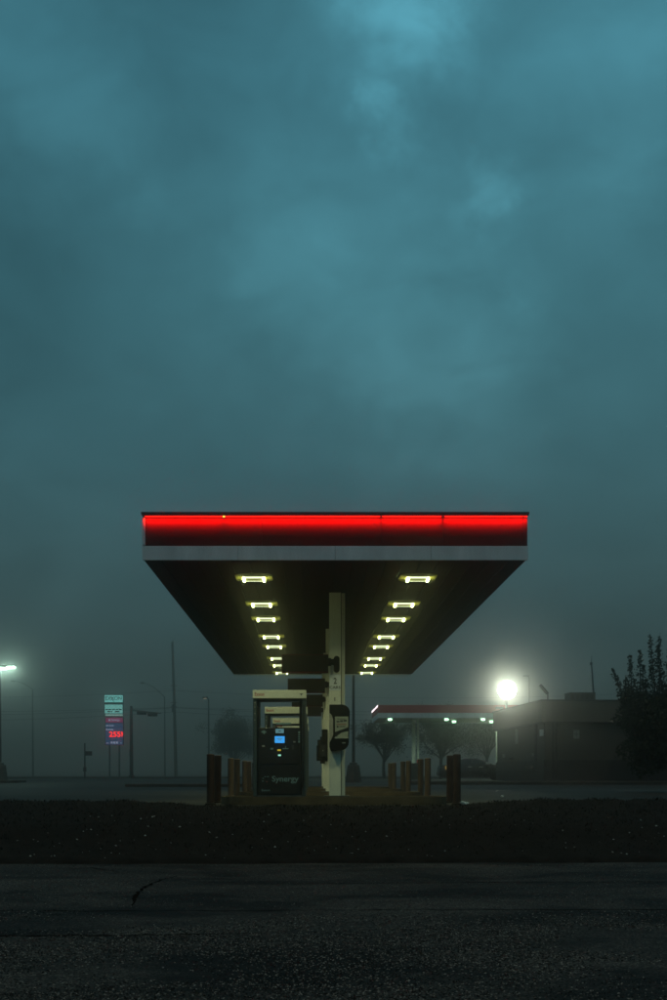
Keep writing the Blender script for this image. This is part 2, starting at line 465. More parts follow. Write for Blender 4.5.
def stones(name, spots, m):
    b = MB()
    for x, y, z, s in spots:
        fl = random.uniform(.45, .85)
        o = [Vector((1,0,0)), Vector((0,1,0)), Vector((-1,0,0)), Vector((0,-1,0)), Vector((0,0,1)), Vector((0,0,-.6))]
        a = random.uniform(0, 6.3); rot = Matrix.Rotation(a, 3, 'Z') @ Matrix.Rotation(random.uniform(-.5, .5), 3, 'X')
        b.add([Vector((x, y, z)) + rot @ (Vector((p.x, p.y, p.z * fl)) * s * random.uniform(.65, 1.25)) for p in o],
              [(0,1,4),(1,2,4),(2,3,4),(3,0,4),(1,0,5),(2,1,5),(3,2,5),(0,3,5)])
    me = bpy.data.meshes.new(name); me.from_pydata(b.v, [], b.f); return link(name, me, m)
from mathutils import noise as mnoise
sp = []
while len(sp) < 32000:
    d = 5.8 + 5.2 * random.random(); x = random.uniform(-.27, .31) * d * 1.15
    nv = mnoise.fractal(Vector((x * .55, d * .75, 2.2)), 1.0, 2.0, 4)
    if nv < -.10 + random.uniform(-.28, .28): continue
    if d > 9.2 and random.random() < (d - 9.2) / 2.2: continue
    sp.append((x, d, .001, random.uniform(.003, .0095)))
while len(sp) < 42000:
    d = 11.1 + 5.5 * random.random(); x = random.uniform(-.27, .31) * d * 1.12
    sp.append((x, d, -.001, random.uniform(.004, .009)))
tag(stones('gravel', sp, 'gravel'), 'loose grey grit scattered over the dark road', 'gravel', kind='stuff')
sp = []
for i in range(150):
    x = random.uniform(-5.2, 6); d = edge_d(x) + random.uniform(.1, 2.2); sp.append((x, d, vz(x, d) + .035, random.choice([.008, .010, .012, .012, .018])))
tag(stones('verge_flecks', sp, 'fleck'), 'small pale flecks of litter and stone on the verge', 'litter', kind='stuff')

mat('crack_dark', (.009, .008, .007), 1.0, spec=0.)
def ribbon(name, pts, w, parent, z=.004):
    b = MB(); L = []; Rr = []
    for i, p in enumerate(pts):
        q0 = Vector(pts[max(0, i-1)]); q1 = Vector(pts[min(len(pts)-1, i+1)]); t = (q1 - q0).normalized(); nn = Vector((-t.y, t.x))
        ww = w * random.uniform(.35, 1.3) * min(1, .15 + 4 * min(i, len(pts) - 1 - i) / len(pts))
        L.append((p[0] + nn.x*ww, p[1] + nn.y*ww, z)); Rr.append((p[0] - nn.x*ww, p[1] - nn.y*ww, z))
    k = len(pts); b.add(L + Rr, [(i, i+1, i+1+k, i+k) for i in range(k-1)])
    return b.build(name, 'crack_dark', parent)
def roadpx(pts, sub=6):
    out = []
    P = [((x - 312) * (CZ*1300/(y-774)) / 1300, CZ*1300/(y-774)) for x, y in pts]
    for (a, b), (c, d) in zip(P, P[1:]):
        for k in range(sub):
            t = k / sub; out.append((a + (c-a)*t + random.gauss(0, .012), b + (d-b)*t + random.gauss(0, .012)))
    out.append(P[-1]); return out
ribbon('crack', roadpx([(133, 907), (135, 899), (140, 891), (150, 885), (162, 880), (178, 876)]), .022, road)
ribbon('crack', roadpx([(120, 872), (90, 868), (60, 870)]), .016, road)
ribbon('joint', [(x, 10.95 + .05*math.sin(x*.9) + random.gauss(0, .02)) for x in frange(-9, 10, 140)], .016, road)
ribbon('tar_seam', [(x, 9.35 + .13*math.sin(x*1.1 + .6) + random.gauss(0, .02)) for x in frange(-6, -.2, 60)], .024, road)
ribbon('tar_seam', [(x, 13.6 + .25*math.sin(x*.4) + random.gauss(0, .01)) for x in frange(-1.5, 7, 60)], .016, road)

# kerbs on the forecourt
def kerb(name, label, x0, x1, d0, d1, h=.13, loc_z=None):
    z = G((d0 + d1) / 2); r = min(.5, (d1 - d0) / 2)
    prof = [(x0 + r, d0), (x1 - r, d0), (x1, d0 + r), (x1, d1 - r), (x1 - r, d1), (x0 + r, d1), (x0, d1 - r), (x0, d0 + r)]
    cx, cy = (x0 + x1) / 2, (d0 + d1) / 2
    o = MB().prism_z([(a - cx, b - cy) for a, b in prof], -.1, h).build(name, 'kerb_stone', bevel=.03, loc=(cx, cy, z))
    return tag(o, label, 'kerb', 'raised kerb strips on the forecourt')
kerb('kerb_island', 'long raised kerb strip on the left, before the utility pole', -8.2, -2.6, 56.5, 58.5)
kerb('kerb_island', 'short kerb around the lamp post base at the left edge', -19.5, -15.6, 68.5, 71.5)
kerb('kerb_island', 'raised kerb strip along the front of the brown building', 4.5, 46, 62.6, 64.4, .16)
kerb('kerb_island', 'distant straight kerb along the far street behind the price sign', -70, 70, 130, 131.2, .14)

# ================================================================== FORECOURT: islands, columns, pumps, flags
ISL = [26.5, 33.12, 39.75, 46.4]
ITOP = CZ - .46
ordn = ['nearest', 'second', 'third', 'farthest']
def rounded(x0, x1, y0, y1, r, n=8):
    out = []
    for cx, cy, a in ((x1-r, y0+r, -90), (x1-r, y1-r, 0), (x0+r, y1-r, 90), (x0+r, y0+r, 180)):
        for k in range(n+1):
            t = R(a + 90 * k / n); out.append((cx + r*math.cos(t), cy + r*math.sin(t)))
    return out
isl0 = None
for i, d in enumerate(ISL):
    lab = f'{["nearest", "second nearest", "third nearest", "farthest"][i]} of the low concrete pump islands under the canopy'
    if isl0 is None:
        isl0 = thing('pump_island', lab, 'pump island', (.45, d + .45, LOT), group='concrete pump islands')
        MB().prism_z(rounded(-2.25, 2.25, -.75, .75, .6), -.05, .145).build('slab', 'island', isl0, bevel=.02)
        eo = rounded(-2.32, 2.32, -.82, .82, .66); ei = rounded(-2.25, 2.25, -.75, .75, .6); k = len(eo)
        b = MB(); vv = [(x, y, -.05) for x, y in eo] + [(x, y, .160) for x, y in eo] + [(x, y, .160) for x, y in ei] + [(x, y, -.05) for x, y in ei]
        ff = []
        for q in range(k):
            q2 = (q+1) % k
            for a in range(3): ff.append((a*k+q, a*k+q2, (a+1)*k+q2, (a+1)*k+q))
        b.add(vv, ff).build('edging', 'island_edge', isl0)
    else:
        copy_tree(isl0, None, (.45, d + .45, LOT), lab)

# columns (top-level things, cladding + rear flange)
UND = CZ + 3.70
col0 = None
colsname = ['column nearest the road, carrying the rounded black service cabinet', 'column second from the road',
            'column third from the road', 'column farthest from the road']
for i, d in enumerate(ISL):
    lab = 'cream steel canopy ' + colsname[i]
    if col0 is None:
        col0 = thing('canopy_column', lab, 'column', (.47, d, ITOP), group='canopy columns on the islands')
        H = UND - ITOP
        MB().box(-.12, .12, .0, .03, -.015, H).build('front_cladding', 'cream', col0, bevel=.006)
        MB().box(-.115, .105, .031, .26, -.015, H).build('web', 'column_back', col0)
        MB().box(.135, .205, .10, .30, -.015, H).build('rear_flange', 'cream', col0, bevel=.006)
        MB().box(.105, .134, .15, .25, -.015, H).build('gap_shade', 'black_paint', col0)  # black filler painted as the shade in the flange gap
        MB().box(-.22, .30, -.10, .42, -.015, .02).build('base_plate', 'steel', col0)
    else:
        copy_tree(col0, None, (.47, d, ITOP), lab)
# markings on the nearest column's own sticker plates
plate = thing('column_notice', 'white notice plate with number 2 high on the nearest column', 'notice', (.47, ISL[0] - .003, ITOP))
zof = lambda y: (796.5 - y) / 49.0
MB().box(-.115, .115, -.004, 0, zof(690.5), zof(674.5)).build('plate', 'white_panel', plate)
text('lettering', '2', 'letter_black', plate, -.03, zof(684), -.0045, w=.065, h=.125)
text('lettering', 'CARS', 'letter_black', plate, -.112, zof(688.8), -.0045, w=.222, h=.055)
stk = MB().box(-.012, .018, -.004, 0, zof(701), zof(697.5)).build('sticker', 'column_back', None, loc=(.46, ISL[0] - .003, ITOP))
tag(stk, 'small grey sticker below the number plate on the nearest column', 'sticker')

# rounded service cabinet hung on the nearest column
cab = thing('service_cabinet', 'black rounded windshield service cabinet with poster on the nearest column', 'cabinet', (.47, ISL[0], ITOP))
def cxp(px): return (px - 312) / 49.0 - .47
def arc(cx, cz, r, a0, a1, n=8): return [(cx + r*math.cos(R(a0 + (a1-a0)*k/n)), cz + r*math.sin(R(a0 + (a1-a0)*k/n))) for k in range(n+1)]
x0, x1, z0, z1 = cxp(329.3), cxp(349.5), zof(751.5), zof(705)
prof = [(x0, z0 + .10), (x0 + .03, z0)] + arc(x1 - .19, z0 + .19, .17, -78, 0) + arc(x1 - .16, z1 - .16, .16, 0, 90) + [(x0, z1)]
MB().prism_y(prof, -.20, -.03).build('shell', 'black_paint', cab, bevel=.012)
side = [(cxp(329.2), zof(743)), (cxp(331), zof(740)), (cxp(333), zof(735)), (cxp(333), zof(720)), (cxp(331.5), zof(715.5)), (cxp(329.2), zof(713))]
MB().prism_y(side, -.212, -.201).build('side_panel', 'column_back', cab)
po = MB().box(cxp(334.8), cxp(347.8), -.208, -.201, zof(738.5), zof(717)).build('poster_panel', 'poster', cab)
sw = [(cxp(334.8), zof(732.5)), (cxp(341), zof(730)), (cxp(347.8), zof(727.5)), (cxp(347.8), zof(731.5)), (cxp(341), zof(733)), (cxp(336), zof(737)), (cxp(334.8), zof(737))]
MB().prism_y(sw, -.2105, -.2085).build('swoosh', 'letter_black', po)
for xa, xb, ya, yb in ((336.3, 339.2, 722.8, 721.2), (339.8, 342.6, 722.4, 720.6), (343.2, 346.4, 722.0, 720.2), (337, 345, 719.6, 719.0)): MB().box(cxp(xa), cxp(xb), -.2095, -.2085, zof(ya), zof(yb)).build('print_mark', 'poster_dark', po)
MB().box(cxp(336.3), cxp(346), -.2095, -.2085, zof(725.3), zof(724.3)).build('print_line', 'poster_red', po)
MB().box(cxp(336.5), cxp(338.2), -.2095, -.2085, zof(728), zof(726.2)).build('print_block', 'letter_black', po)
MB().box(cxp(339), cxp(345), -.2095, -.2085, zof(727.4), zof(726.5)).build('print_line', 'poster_dark', po)
MB().box(cxp(334.5), cxp(348), -.225, -.201, zof(738.8), zof(737.6)).build('shelf_lip', 'poster', cab, bevel=.003)
MB().box(cxp(342), cxp(345.2), -.215, -.201, zof(743.6), zof(742.7)).build('highlight_strip', 'sticker', cab, bevel=.003)  # pale strip standing in for a small highlight on the shell

# stepped cabinets on the left flank of the second and third columns
for i, lab in ((1, 'dark stepped call box on the left side of the second column'), (2, 'dark stepped call box on the left side of the third column')):
    d = ISL[i]; s = 1300 / d
    c = thing('call_box', lab, 'call box', (.34, d, ITOP), group='call boxes on the columns')
    MB().box(-.09, .06, -.06, .12, .78, 1.60).build('back_panel', 'black_paint', c, bevel=.01)
    MB().box(-.20, -.07, -.13, .07, .86, 1.33).build('housing', 'black_paint', c, bevel=.015)
    MB().box(-.13, .02, -.15, -.06, .90, 1.20).build('door', 'rubber', c, bevel=.01)
    MB().box(-.075, -.05, -.156, -.15, 1.04, 1.07).build('indicator', 'sticker', c)

# flag signs on the columns
fl0 = None
for i, d in enumerate(ISL):
    lab = f'dark red number flag sign sticking out left from the {ordn[i]} column'
    if fl0 is None:
        fl0 = thing('flag_sign', lab, 'sign', (.47, d, CZ), group='flag signs on the columns')
        fx0, fx1, fz0, fz1 = -1.085, -.14, 2.065, 2.425
        MB().box(fx0 + .012, fx1, -.125, .125, fz0 + .012, fz1 - .012).build('panel', 'black_paint', fl0, bevel=.008)
        fr = MB().box(fx0, fx0 + .0115, -.13, .13, fz0, fz1).box(fx0 + .0116, fx1, -.13, .13, fz1 - .0115, fz1).box(fx0 + .0116, fx1, -.13, .13, fz0, fz0 + .0115)
        fr.build('edge_frame', 'red_panel', fl0)
        MB().box(fx1 - .01, -.08, -.03, .03, 2.20, 2.36).build('arm', 'black_paint', fl0)
        pill = arc(.03, 2.34, .062, 0, 180) + arc(.03, 2.125, .062, 180, 360)
        MB().prism_y(pill, -.075, -.002).build('clamp', 'black_paint', fl0)
        MB().box(-.10, .0, -.06, -.01, 2.22, 2.34).build('bracket', 'black_paint', fl0)
    else:
        copy_tree(fl0, None, (.47, d, CZ), lab)

# fuel dispensers
def make_pump(lab, loc):
    t = thing('fuel_dispenser', lab, 'fuel pump', loc, group='fuel dispensers on the islands')
    w = .45; PX = lambda px: (px - 279.6) / 49.0
    MB().box(-.455, .455, -.02, .42, .0, 1.405).build('body', 'pump_body', t, bevel=.012)
    for sx in (-1, 1):
        MB().box(sx*.50 - .04, sx*.50 + .04, -.06, .46, 0, 1.99).build('side_post', 'pump_post', t, bevel=.018)
        inn = MB().box(sx*.43 - .028, sx*.43 + .028, .02, .40, 1.406, 1.96).build('inner_post', 'pump_body', t, bevel=.006)
        if sx < 0:
            for z in (1.55, 1.68, 1.81, 1.90): MB().box(-.515, -.490, -.064, -.060, z, z + .02).build('slot', 'sticker', inn)
    h = MB().box(-.545, .545, -.11, .51, 1.995, 2.165).build('header', 'header_cream', t, bevel=.012)
    text('lettering', 'Exxon', 'letter_red', h, -.50, 2.045, -.1105, w=.19, h=.07)
    wing = [(.40, 2.10), (.43, 2.075), (.445, 2.05), (.46, 2.075), (.49, 2.10), (.455, 2.088), (.445, 2.10), (.435, 2.088)]
    MB().prism_y(wing, -.1135, -.1105).build('emblem', 'letter_black', h)
    MB().box(-.459, .459, .0, .40, 1.945, 1.994).build('cross_rail', 'pump_body', t)
    MB().box(-.42, .42, -.034, -.021, .66, 1.385).build('face_panel', 'rubber', t, bevel=.005)
    MB().box(-.42, .42, -.034, -.021, .05, .64).build('door_panel', 'rubber', t, bevel=.005)
    def item(n, m, xa, xb, ya, yb, dep=.008, parent=None):
        return MB().box(PX(xa), PX(xb), -.036 - dep, -.0345, zof(yb), zof(ya)).build(n, m, parent or t, bevel=.0015)
    sc = item('screen', 'screen', 274.9, 284.7, 736.3, 743.0)
    MB().box(PX(276.9), PX(282.6), -.0462, -.0443, zof(739.0), zof(738.2)).build('print_line', 'screen_dark', sc)
    MB().box(PX(278.0), PX(281.6), -.0462, -.0443, zof(740.4), zof(739.8)).build('print_line', 'screen_dark', sc)
    cp = item('card_panel', 'screen_dark', 275.6, 283.9, 729.0, 733.2)
    MB().box(PX(278.6), PX(280.9), -.0462, -.0443, zof(731.6), zof(730.8)).build('print_mark', 'poster_dark', cp)
    item('label_strip', 'poster_red', 276.6, 282.6, 725.6, 726.9)
    item('top_strip', 'letter_grey', 276, 291, 722.9, 724.6)
    for ya in (737.2, 739.3, 741.4):
        item('button', 'poster_dark', 273.0, 274.0, ya, ya + 1.3); item('button', 'poster_dark', 285.6, 286.8, ya, ya + 1.3)
    dm = [(PX(261), zof(732.2)), (PX(264), zof(730.2)), (PX(267), zof(732.2)), (PX(265), zof(733)), (PX(264.2), zof(734.6)), (PX(263.2), zof(733))]
    MB().prism_y(dm, -.042, -.0345).build('emblem', 'letter_grey', t)
    item('sticker', 'sticker', 262.2, 264.8, 745.3, 746.9); item('sticker', 'letter_grey', 270.6, 273.4, 747.9, 749.6)
    item('sticker', 'sticker', 293.2, 295.6, 741.2, 742.6)
    item('yellow_key', 'glow_yellow', 277.4, 281.0, 749.3, 751.0); item('receipt_slot', 'glow_mint', 278.2, 281.0, 754.5, 756.0)
    item('card_slot', 'letter_grey', 282.6, 288.6, 748.3, 749.1); item('card_guide', 'letter_grey', 285.2, 286.0, 746.0, 748.2)
    item('keypad', 'poster_dark', 291.9, 294.0, 745.0, 749.6)
    nz_ = item('nozzle', 'letter_grey', 298.3, 300.0, 731.5, 742.8, .05)
    for ya in (733.5, 735.6, 737.7, 739.8): MB().box(PX(298.2), PX(300.1), -.0885, -.0865, zof(ya + .8), zof(ya)).build('grip', 'rubber', nz_)
    hs = [(PX(299.2), -.06, zof(743)), (PX(300.2), -.10, zof(752)), (PX(300.8), -.11, zof(768)), (PX(301.6), -.11, zof(784)), (PX(302.6), -.10, zof(788)), (PX(303.6), -.09, zof(780)), (PX(303.8), -.07, zof(730)), (PX(303.8), -.05, zof(705))]
    MB().tube(hs, .016, 8).build('hose', 'rubber', t, smooth=True)
    text('lettering', 'Synergy', 'letter_grey', t, PX(272.1), zof(783.4), -.0345, w=.54, h=.155)
    for a, b_ in ((262.3, 780.6), (262.6, 777.8), (264.6, 776.2), (267.4, 776.2), (266.2, 781.2)):
        MB().box(PX(a), PX(a + 1.3), -.038, -.0345, zof(b_ + .9), zof(b_)).build('emblem_dot', 'poster_red' if b_ > 781 else 'letter_grey', t)
    text('lettering', 'Exxon', 'letter_grey', t, PX(261.8), zof(791.2), -.0345, w=.165, h=.045)
    MB().box(-.47, .47, -.045, .44, -.012, .03).build('plinth', 'steel', t)
    return t
PXC = (279.6 - 312) / 49.0
pump0 = make_pump('nearest black fuel dispenser with lit blue screen and cream header', (PXC, ISL[0], ITOP))
pl = ['', 'second fuel dispenser, its cream header seen through the nearest one', 'third fuel dispenser, cream header lowest in the nearest dispenser opening', 'farthest fuel dispenser, almost hidden behind the other three']
for i in (1, 2, 3): copy_tree(pump0, None, (PXC, ISL[i], ITOP), pl[i])

# bollards: a pair at both ends of every island
bo0 = {}
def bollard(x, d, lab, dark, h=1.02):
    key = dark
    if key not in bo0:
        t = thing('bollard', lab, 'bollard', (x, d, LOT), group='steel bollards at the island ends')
        m = 'bollard_unlit' if dark else 'bollard_lit'  # bollards of the nearest island get the unlit colour
        MB().lathe([(.0775, -.02), (.0775, .985)], 20).build('post', m, t, smooth=True)
        MB().lathe([(.0775, .986), (.080, .992), (.079, 1.005), (.06, 1.018), (.02, 1.022)], 20).build('cap', m, t, smooth=True)
        MB().lathe([(.11, -.02), (.105, .03), (.08, .045)], 20).build('foot', 'island', t, smooth=True)
        bo0[key] = t; o = t
    else: o = copy_tree(bo0[key], None, (x, d, LOT), lab)
    o.rotation_euler = (random.uniform(-.012, .012), random.uniform(-.012, .012), random.uniform(0, 6))
    return o
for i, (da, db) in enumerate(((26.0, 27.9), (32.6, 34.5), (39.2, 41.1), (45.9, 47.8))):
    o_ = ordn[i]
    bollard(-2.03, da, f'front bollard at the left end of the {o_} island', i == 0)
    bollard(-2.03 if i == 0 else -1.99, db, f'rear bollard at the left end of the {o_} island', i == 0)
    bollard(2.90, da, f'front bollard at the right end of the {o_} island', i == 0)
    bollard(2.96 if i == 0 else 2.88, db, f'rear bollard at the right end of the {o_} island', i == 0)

# ================================================================== CANOPY
D1, D2, XL, XR = 22.49, 48.6, -2.94, 3.74
can = thing('gas_station_canopy', 'black gas station canopy with red lit fascia over the pumps', 'canopy', (0, D1, UND))
zz = lambda y: (560 - y) / 57.8          # height above the canopy underside, from the front face
ribs = MB()
nr = 22; wdt = (XR - XL - .008) / nr
for k in range(nr):
    a = XL + .004 + k * wdt
    ribs.box(a + .006, a + wdt - .006, .06, D2 - D1 - .06, .03, .06)
ribs.box(XL + .05, XR - .05, .05, D2 - D1 - .05, .061, .075)
ribs.build('soffit', 'soffit', can)
wb = MB()
for a, b in zip([XL, -1.28, .40, 2.06], [-1.28, .40, 2.06, XR]): MB().box(a + .0025, b - .0025, 0, .05, 0, zz(545.8)).build('white_fascia', 'white_panel', can, bevel=.005)
wb = MB().box(XL, XL + .05, .051, D2 - D1 - .051, .08, zz(545.8)).build('white_fascia', 'white_panel', can, bevel=.006)
MB().box(XR - .05, XR, .051, D2 - D1 - .051, .08, zz(545.8)).build('white_fascia', 'white_panel', can, bevel=.006)
MB().box(XL, XR, D2 - D1 - .05, D2 - D1, 0, zz(545.8)).build('white_fascia', 'white_panel', can, bevel=.006)
zt, zb = zz(516.2), zz(545.5)
seams = [XL + .06, (224 - 312) / 57.8 * 0 + (262 - 312) / 57.8, (381 - 312) / 57.8, (443 - 312) / 57.8, (523 - 312) / 57.8, XR - .01]
for a, b in zip(seams, seams[1:]):
    MB().box(a + .002, b - .002, .012, .05, zb, zt).build('red_fascia', 'red_panel', can, bevel=.003)
MB().box(XL + .01, XL + .049, .06, D2 - D1 - .06, zb, zt).build('red_fascia', 'red_panel', can)
MB().box(XR - .049, XR - .01, .06, D2 - D1 - .06, zb, zt).build('red_fascia', 'red_panel', can)
MB().box(XL + .01, XR - .01, D2 - D1 - .049, D2 - D1 - .012, zb, zt).build('red_fascia', 'red_panel', can)
MB().box(XL, XL + .055, -.012, .05, zb + .003, zt - .02).build('corner_trim', 'white_panel', can, bevel=.018)
MB().box(XL, XR, -.14, D2 - D1 + .03, zt + .012, zz(513.2)).build('roof_cap', 'cap_trim', can, bevel=.008)
MB().box(XL + .01, XR - .01, -.13, -.11, zt - .012, zt + .0115).build('cap_lip', 'cap_trim', can)
secs = [(XL + .06, (224 - 312) / 57.8 - .02), ((224 - 312) / 57.8 + .02, (381 - 312) / 57.8 - .02), ((381 - 312) / 57.8 + .02, (443 - 312) / 57.8 - .03), ((443 - 312) / 57.8 + .03, (523 - 312) / 57.8 - .01), ((523 - 312) / 57.8 + .015, XR - .02)]
for a, b in secs:
    st = MB().box(a, b, -.035, -.012, zt - .012, zt + .010).build('led_strip', 'led_red', can)
    area_light('strip_light', st, ((a + b) / 2, -.085, zt + .004), (b - a), .014, 7.2 * (b - a), (1, .010, .003), (0, .74, -.67), R(68))
MB().box((224 - 312) / 57.8 - .018, (224 - 312) / 57.8 + .018, -.04, -.012, zt - .02, zt + .010).build('hot_led', 'led_hot', can)

# canopy lamps
LX = (-1.10, 2.005); LD = [24.65, 28.4, 31.1, 35.1, 37.8, 41.7, 44.35, 47.6]
lamp0 = None
nth = ['first', 'second', 'third', 'fourth', 'fifth', 'sixth', 'seventh', 'last']
for s, lx in enumerate(LX):
    for i, d in enumerate(LD):
        lab = f'{nth[i]} lamp from the front in the {"left" if s == 0 else "right"} row under the canopy'
        loc = (lx, d, UND + .03)
        if lamp0 is None:
            t = lamp0 = thing('canopy_lamp', lab, 'lamp', loc, group='square lamps under the canopy')
            MB().prism_z(rounded(-.35, .35, -.50, .50, .22), -.010, -.001).build('halo_plate', 'glow_tint', t)  # added reflector that catches the tube light as a halo
            MB().box(-.25, .25, -.25, .25, -.018, -.0105).build('housing', 'glow_tint', t, bevel=.002)
            MB().box(-.165, .165, -.18, .18, -.045, -.0185).build('lens', 'lamp_lens', t, bevel=.006)
            for sx in (-1, 1): MB().box(sx*.19 - .022, sx*.19 + .022, -.15, .15, -.072, -.0185).build('tube', 'lamp_bar', t)
            for sy in (-1, 1): MB().box(-.165, .165, sy*.192 - .010, sy*.192 + .010, -.050 , -.0185).build('edge_bar', 'lamp_edge', t, bevel=.004)
            area_light('lamp_light', t, (0, 0, -.10), .44, .44, 20, (.94, 1.0, .52), (0, 0, -1), R(134))
        else: copy_tree(lamp0, None, loc, lab)

# ================================================================== LAMP POSTS ON THE LOT
def lot_post(label, x, d, top_z, base_h=.95, base_w=.46):
    t = thing('lamp_post', label, 'lamp post', (x, d, G(d)), group='parking lot lamp posts')
    b = base_w
    MB().lathe([(b, -.05), (b * .94, .1), (b * .72, base_h - .08), (b*.66, base_h)], 8).build('base', 'concrete_base', t, bevel=.02)
    MB().lathe([(b*.5, base_h), (b*.46, base_h + .10), (.12, base_h + .14)], 8).build('pole_cover', 'pole_dark', t)
    MB().tube([(0, 0, base_h + .1), (0, 0, top_z)], [.085, .065], 12).build('pole', 'pole_dark', t, smooth=True)
    return t
p1 = lot_post('dark lamp post standing right behind the canopy, on a tapered base', (353.5 - 312) * 70 / 1300, 70, 6.4)
for sx in (-1, 1):
    a = MB().tube([(0, 0, 6.3), (sx*.35, 0, 6.38), (sx*.6, 0, 6.38)], .04, 8).build('arm', 'pole_dark', p1)
    MB().box(sx*.85 - .28, sx*.85 + .28, -.16, .16, 6.33, 6.43).build('lamp_head', 'pole_dark', a, bevel=.02)
lz = (774 - 667) * 70 / 1300 + CZ - G(70)
p2 = lot_post('lamp post at the left edge with two lit lamp heads', (0.0 - 312) * 70 / 1300, 70, lz + .1)
for k, (xa, zo) in enumerate(((.17, -.03), (.61, .03))):
    MB().tube([(0, 0, lz + .07), (xa - .1, .1 if k else -.1, lz + .09 + zo)], .035, 8).build('arm', 'pole_dark', p2)
    hd = MB().box(xa - .22, xa + .20, -.22, .22, lz + zo, lz + .07 + zo).build('lamp_head', 'pole_dark', p2, bevel=.02)
    MB().box(xa - .20, xa + .18, -.20, .20, lz - .10 + zo, lz + zo - .002).build('lens', 'lot_lamp', hd, bevel=.015)
    area_light('head_light', hd, (xa, 0, lz - .14 + zo), .4, .4, 40, (.62, 1, .82), (.15, -.25, -1))

# ================================================================== BUILDING ON THE RIGHT
BD = 66.8; s_ = 1300 / BD
bx = (544 - 312) / s_; far = Vector((11.3 - bx, 12.9)); ang = math.atan2(-far.x, far.y)
bld = thing('low_building', 'low brown flat-roofed building with dark base behind the right bollards', 'building', (bx, BD, G(BD)), rz=ang)
bz = lambda y: CZ + (774 - y) / s_ - G(BD)
L, W = 13.0, 22.0
MB().box(0, W, 0, L, -.1, bz(760)).build('base_course', 'wall_lower', bld, bevel=.01)
MB().box(.06, W - .06, .06, L - .06, bz(760) + .001, bz(722)).build('wall', 'wall_upper', bld)
MB().box(-.16, W + .16, -.16, L + .16, bz(722) + .001, bz(701.5)).build('parapet', 'wall_band', bld, bevel=.02)
MB().box(-.20, W + .20, -.20, L + .20, bz(701.5) + .001, bz(699.6)).build('coping', 'roof_unit', bld, bevel=.02)
MB().box(-.168, W + .168, -.168, L + .168, bz(722.9), bz(722) + .0005).build('drip_edge', 'black_paint', bld)
fx = lambda px: (px - 544) / s_
for px in (553, 556.5): MB().tube([(fx(px), -.02, bz(778)), (fx(px), -.02, bz(723))], .04, 8).build('downpipe', 'wall_lower', bld, smooth=True)
w = MB().box(fx(574), fx(580), .03, .056, bz(738.5), bz(730)).build('wall_notice', 'sticker', bld)
MB().box(fx(574.8), fx(579.2), .025, .0295, bz(734.6), bz(733.8)).build('print_line', 'poster_dark', w)
MB().box(fx(576.8), fx(577.3), .025, .0295, bz(737.8), bz(730.8)).build('print_line', 'poster_dark', w)
# fittings on the left flank (x = 0 side), measured along its depth
def flank(px): # depth along the flank for a photo column
    k = (px - 544) / (496 - 544); return 12.9 * k * .83 / (1 - .17 * k) if k < 1 else 12.9
def fl(n, m, pa, pb, ya, yb, out=.05):
    a, b = sorted((flank(pa), flank(pb))); mid = (a + b) / 2; sc2 = 1300 / (BD + mid)
    z = lambda y: CZ + (774 - y) / sc2 - G(BD)
    return MB().box(.058 - out, .058, a, b, z(yb), z(ya)).build(n, m, bld)
fl('meter_box', 'paper', 539.5, 542.5, 729.5, 736, .06)
fl('vent_pipe', 'sticker', 515.2, 516.6, 729, 744, .08)
fl('shelf', 'black_paint', 502, 512, 758, 759.5, .25)
fl('utility_box', 'wall_upper', 527.5, 533, 765.5, 769, .20)
fl('downpipe', 'wall_lower', 534.2, 536.2, 724, 778, .07)
fl('small_box', 'sticker', 502.5, 504, 754, 757.5, .08)
fl('small_box', 'sticker', 532, 533.5, 753, 756, .08)
def rooftop(name, label, cat, x, y, z=None):
    Mx = bld.matrix_basis if False else Matrix.Translation((bx, BD, G(BD))) @ Matrix.Rotation(ang, 4, 'Z')
    return thing(name, label, cat, Mx @ Vector((x, y, bz(699.6))), rz=ang)
ru = rooftop('roof_unit', 'dark boxy air conditioner on the building roof', 'air conditioner', fx(590) * 1.06, 2.5)
MB().box(-.68, .68, -.6, .6, .0, .46).build('cabinet', 'roof_unit', ru, bevel=.02)
MB().box(-.70, .70, -.62, .62, .461, .50).build('lid', 'roof_unit', ru, bevel=.01)
for k in range(5): MB().box(-.6 + k*.25, -.45 + k*.25, -.608, -.601, .08, .38).build('louvre', 'black_paint', ru)
am = rooftop('roof_mast', 'thin leaning antenna mast beside the roof air conditioner', 'mast', fx(602.2) * 1.05, 2.0)
MB().tube([(0, 0, 0), (-.11, 0, 1.7), (-.14, 0, 2.0)], [.055, .04, .035], 8).build('mast', 'steel', am, smooth=True)
MB().tube([(-.14, 0, 2.0), (-.13, 0, 2.45)], [.02, .012], 6).build('whip', 'steel', am)
MB().box(-.22, -.10, -.05, .05, 1.95, 2.1).build('bracket', 'steel', am)
fd = rooftop('roof_floodlight', 'dark unlit floodlight tilted on the building roof corner', 'floodlight', fx(548.5), .15)
MB().tube([(0, 0, 0), (0, 0, .30), (-.03, 0, .36)], .03, 8).build('stem', 'black_paint', fd)
a_ = R(-58)
hd = MB().box(-.05, .05, -.16, .16, -.02, .58).build('head', 'black_paint', fd, bevel=.02)
hd.location = (-.02, 0, .32); hd.rotation_euler = (0, R(-40), 0)
sw_ = rooftop('roof_camera', 'small camera on a bracket at the far roof corner', 'camera', .15, 12.2)
MB().box(-.05, .05, -.05, .05, 0, .12).build('mount', 'black_paint', sw_)
MB().box(-.32, .16, -.08, .08, .12, .26).build('camera_body', 'black_paint', sw_, bevel=.02)
al = rooftop('roof_lamp', 'small amber lamp half hidden by the dark tree', 'lamp', fx(624.5) * 1.005, -.02)
MB().box(-.14, .14, -.1, .1, .0, .06).build('base', 'black_paint', al)
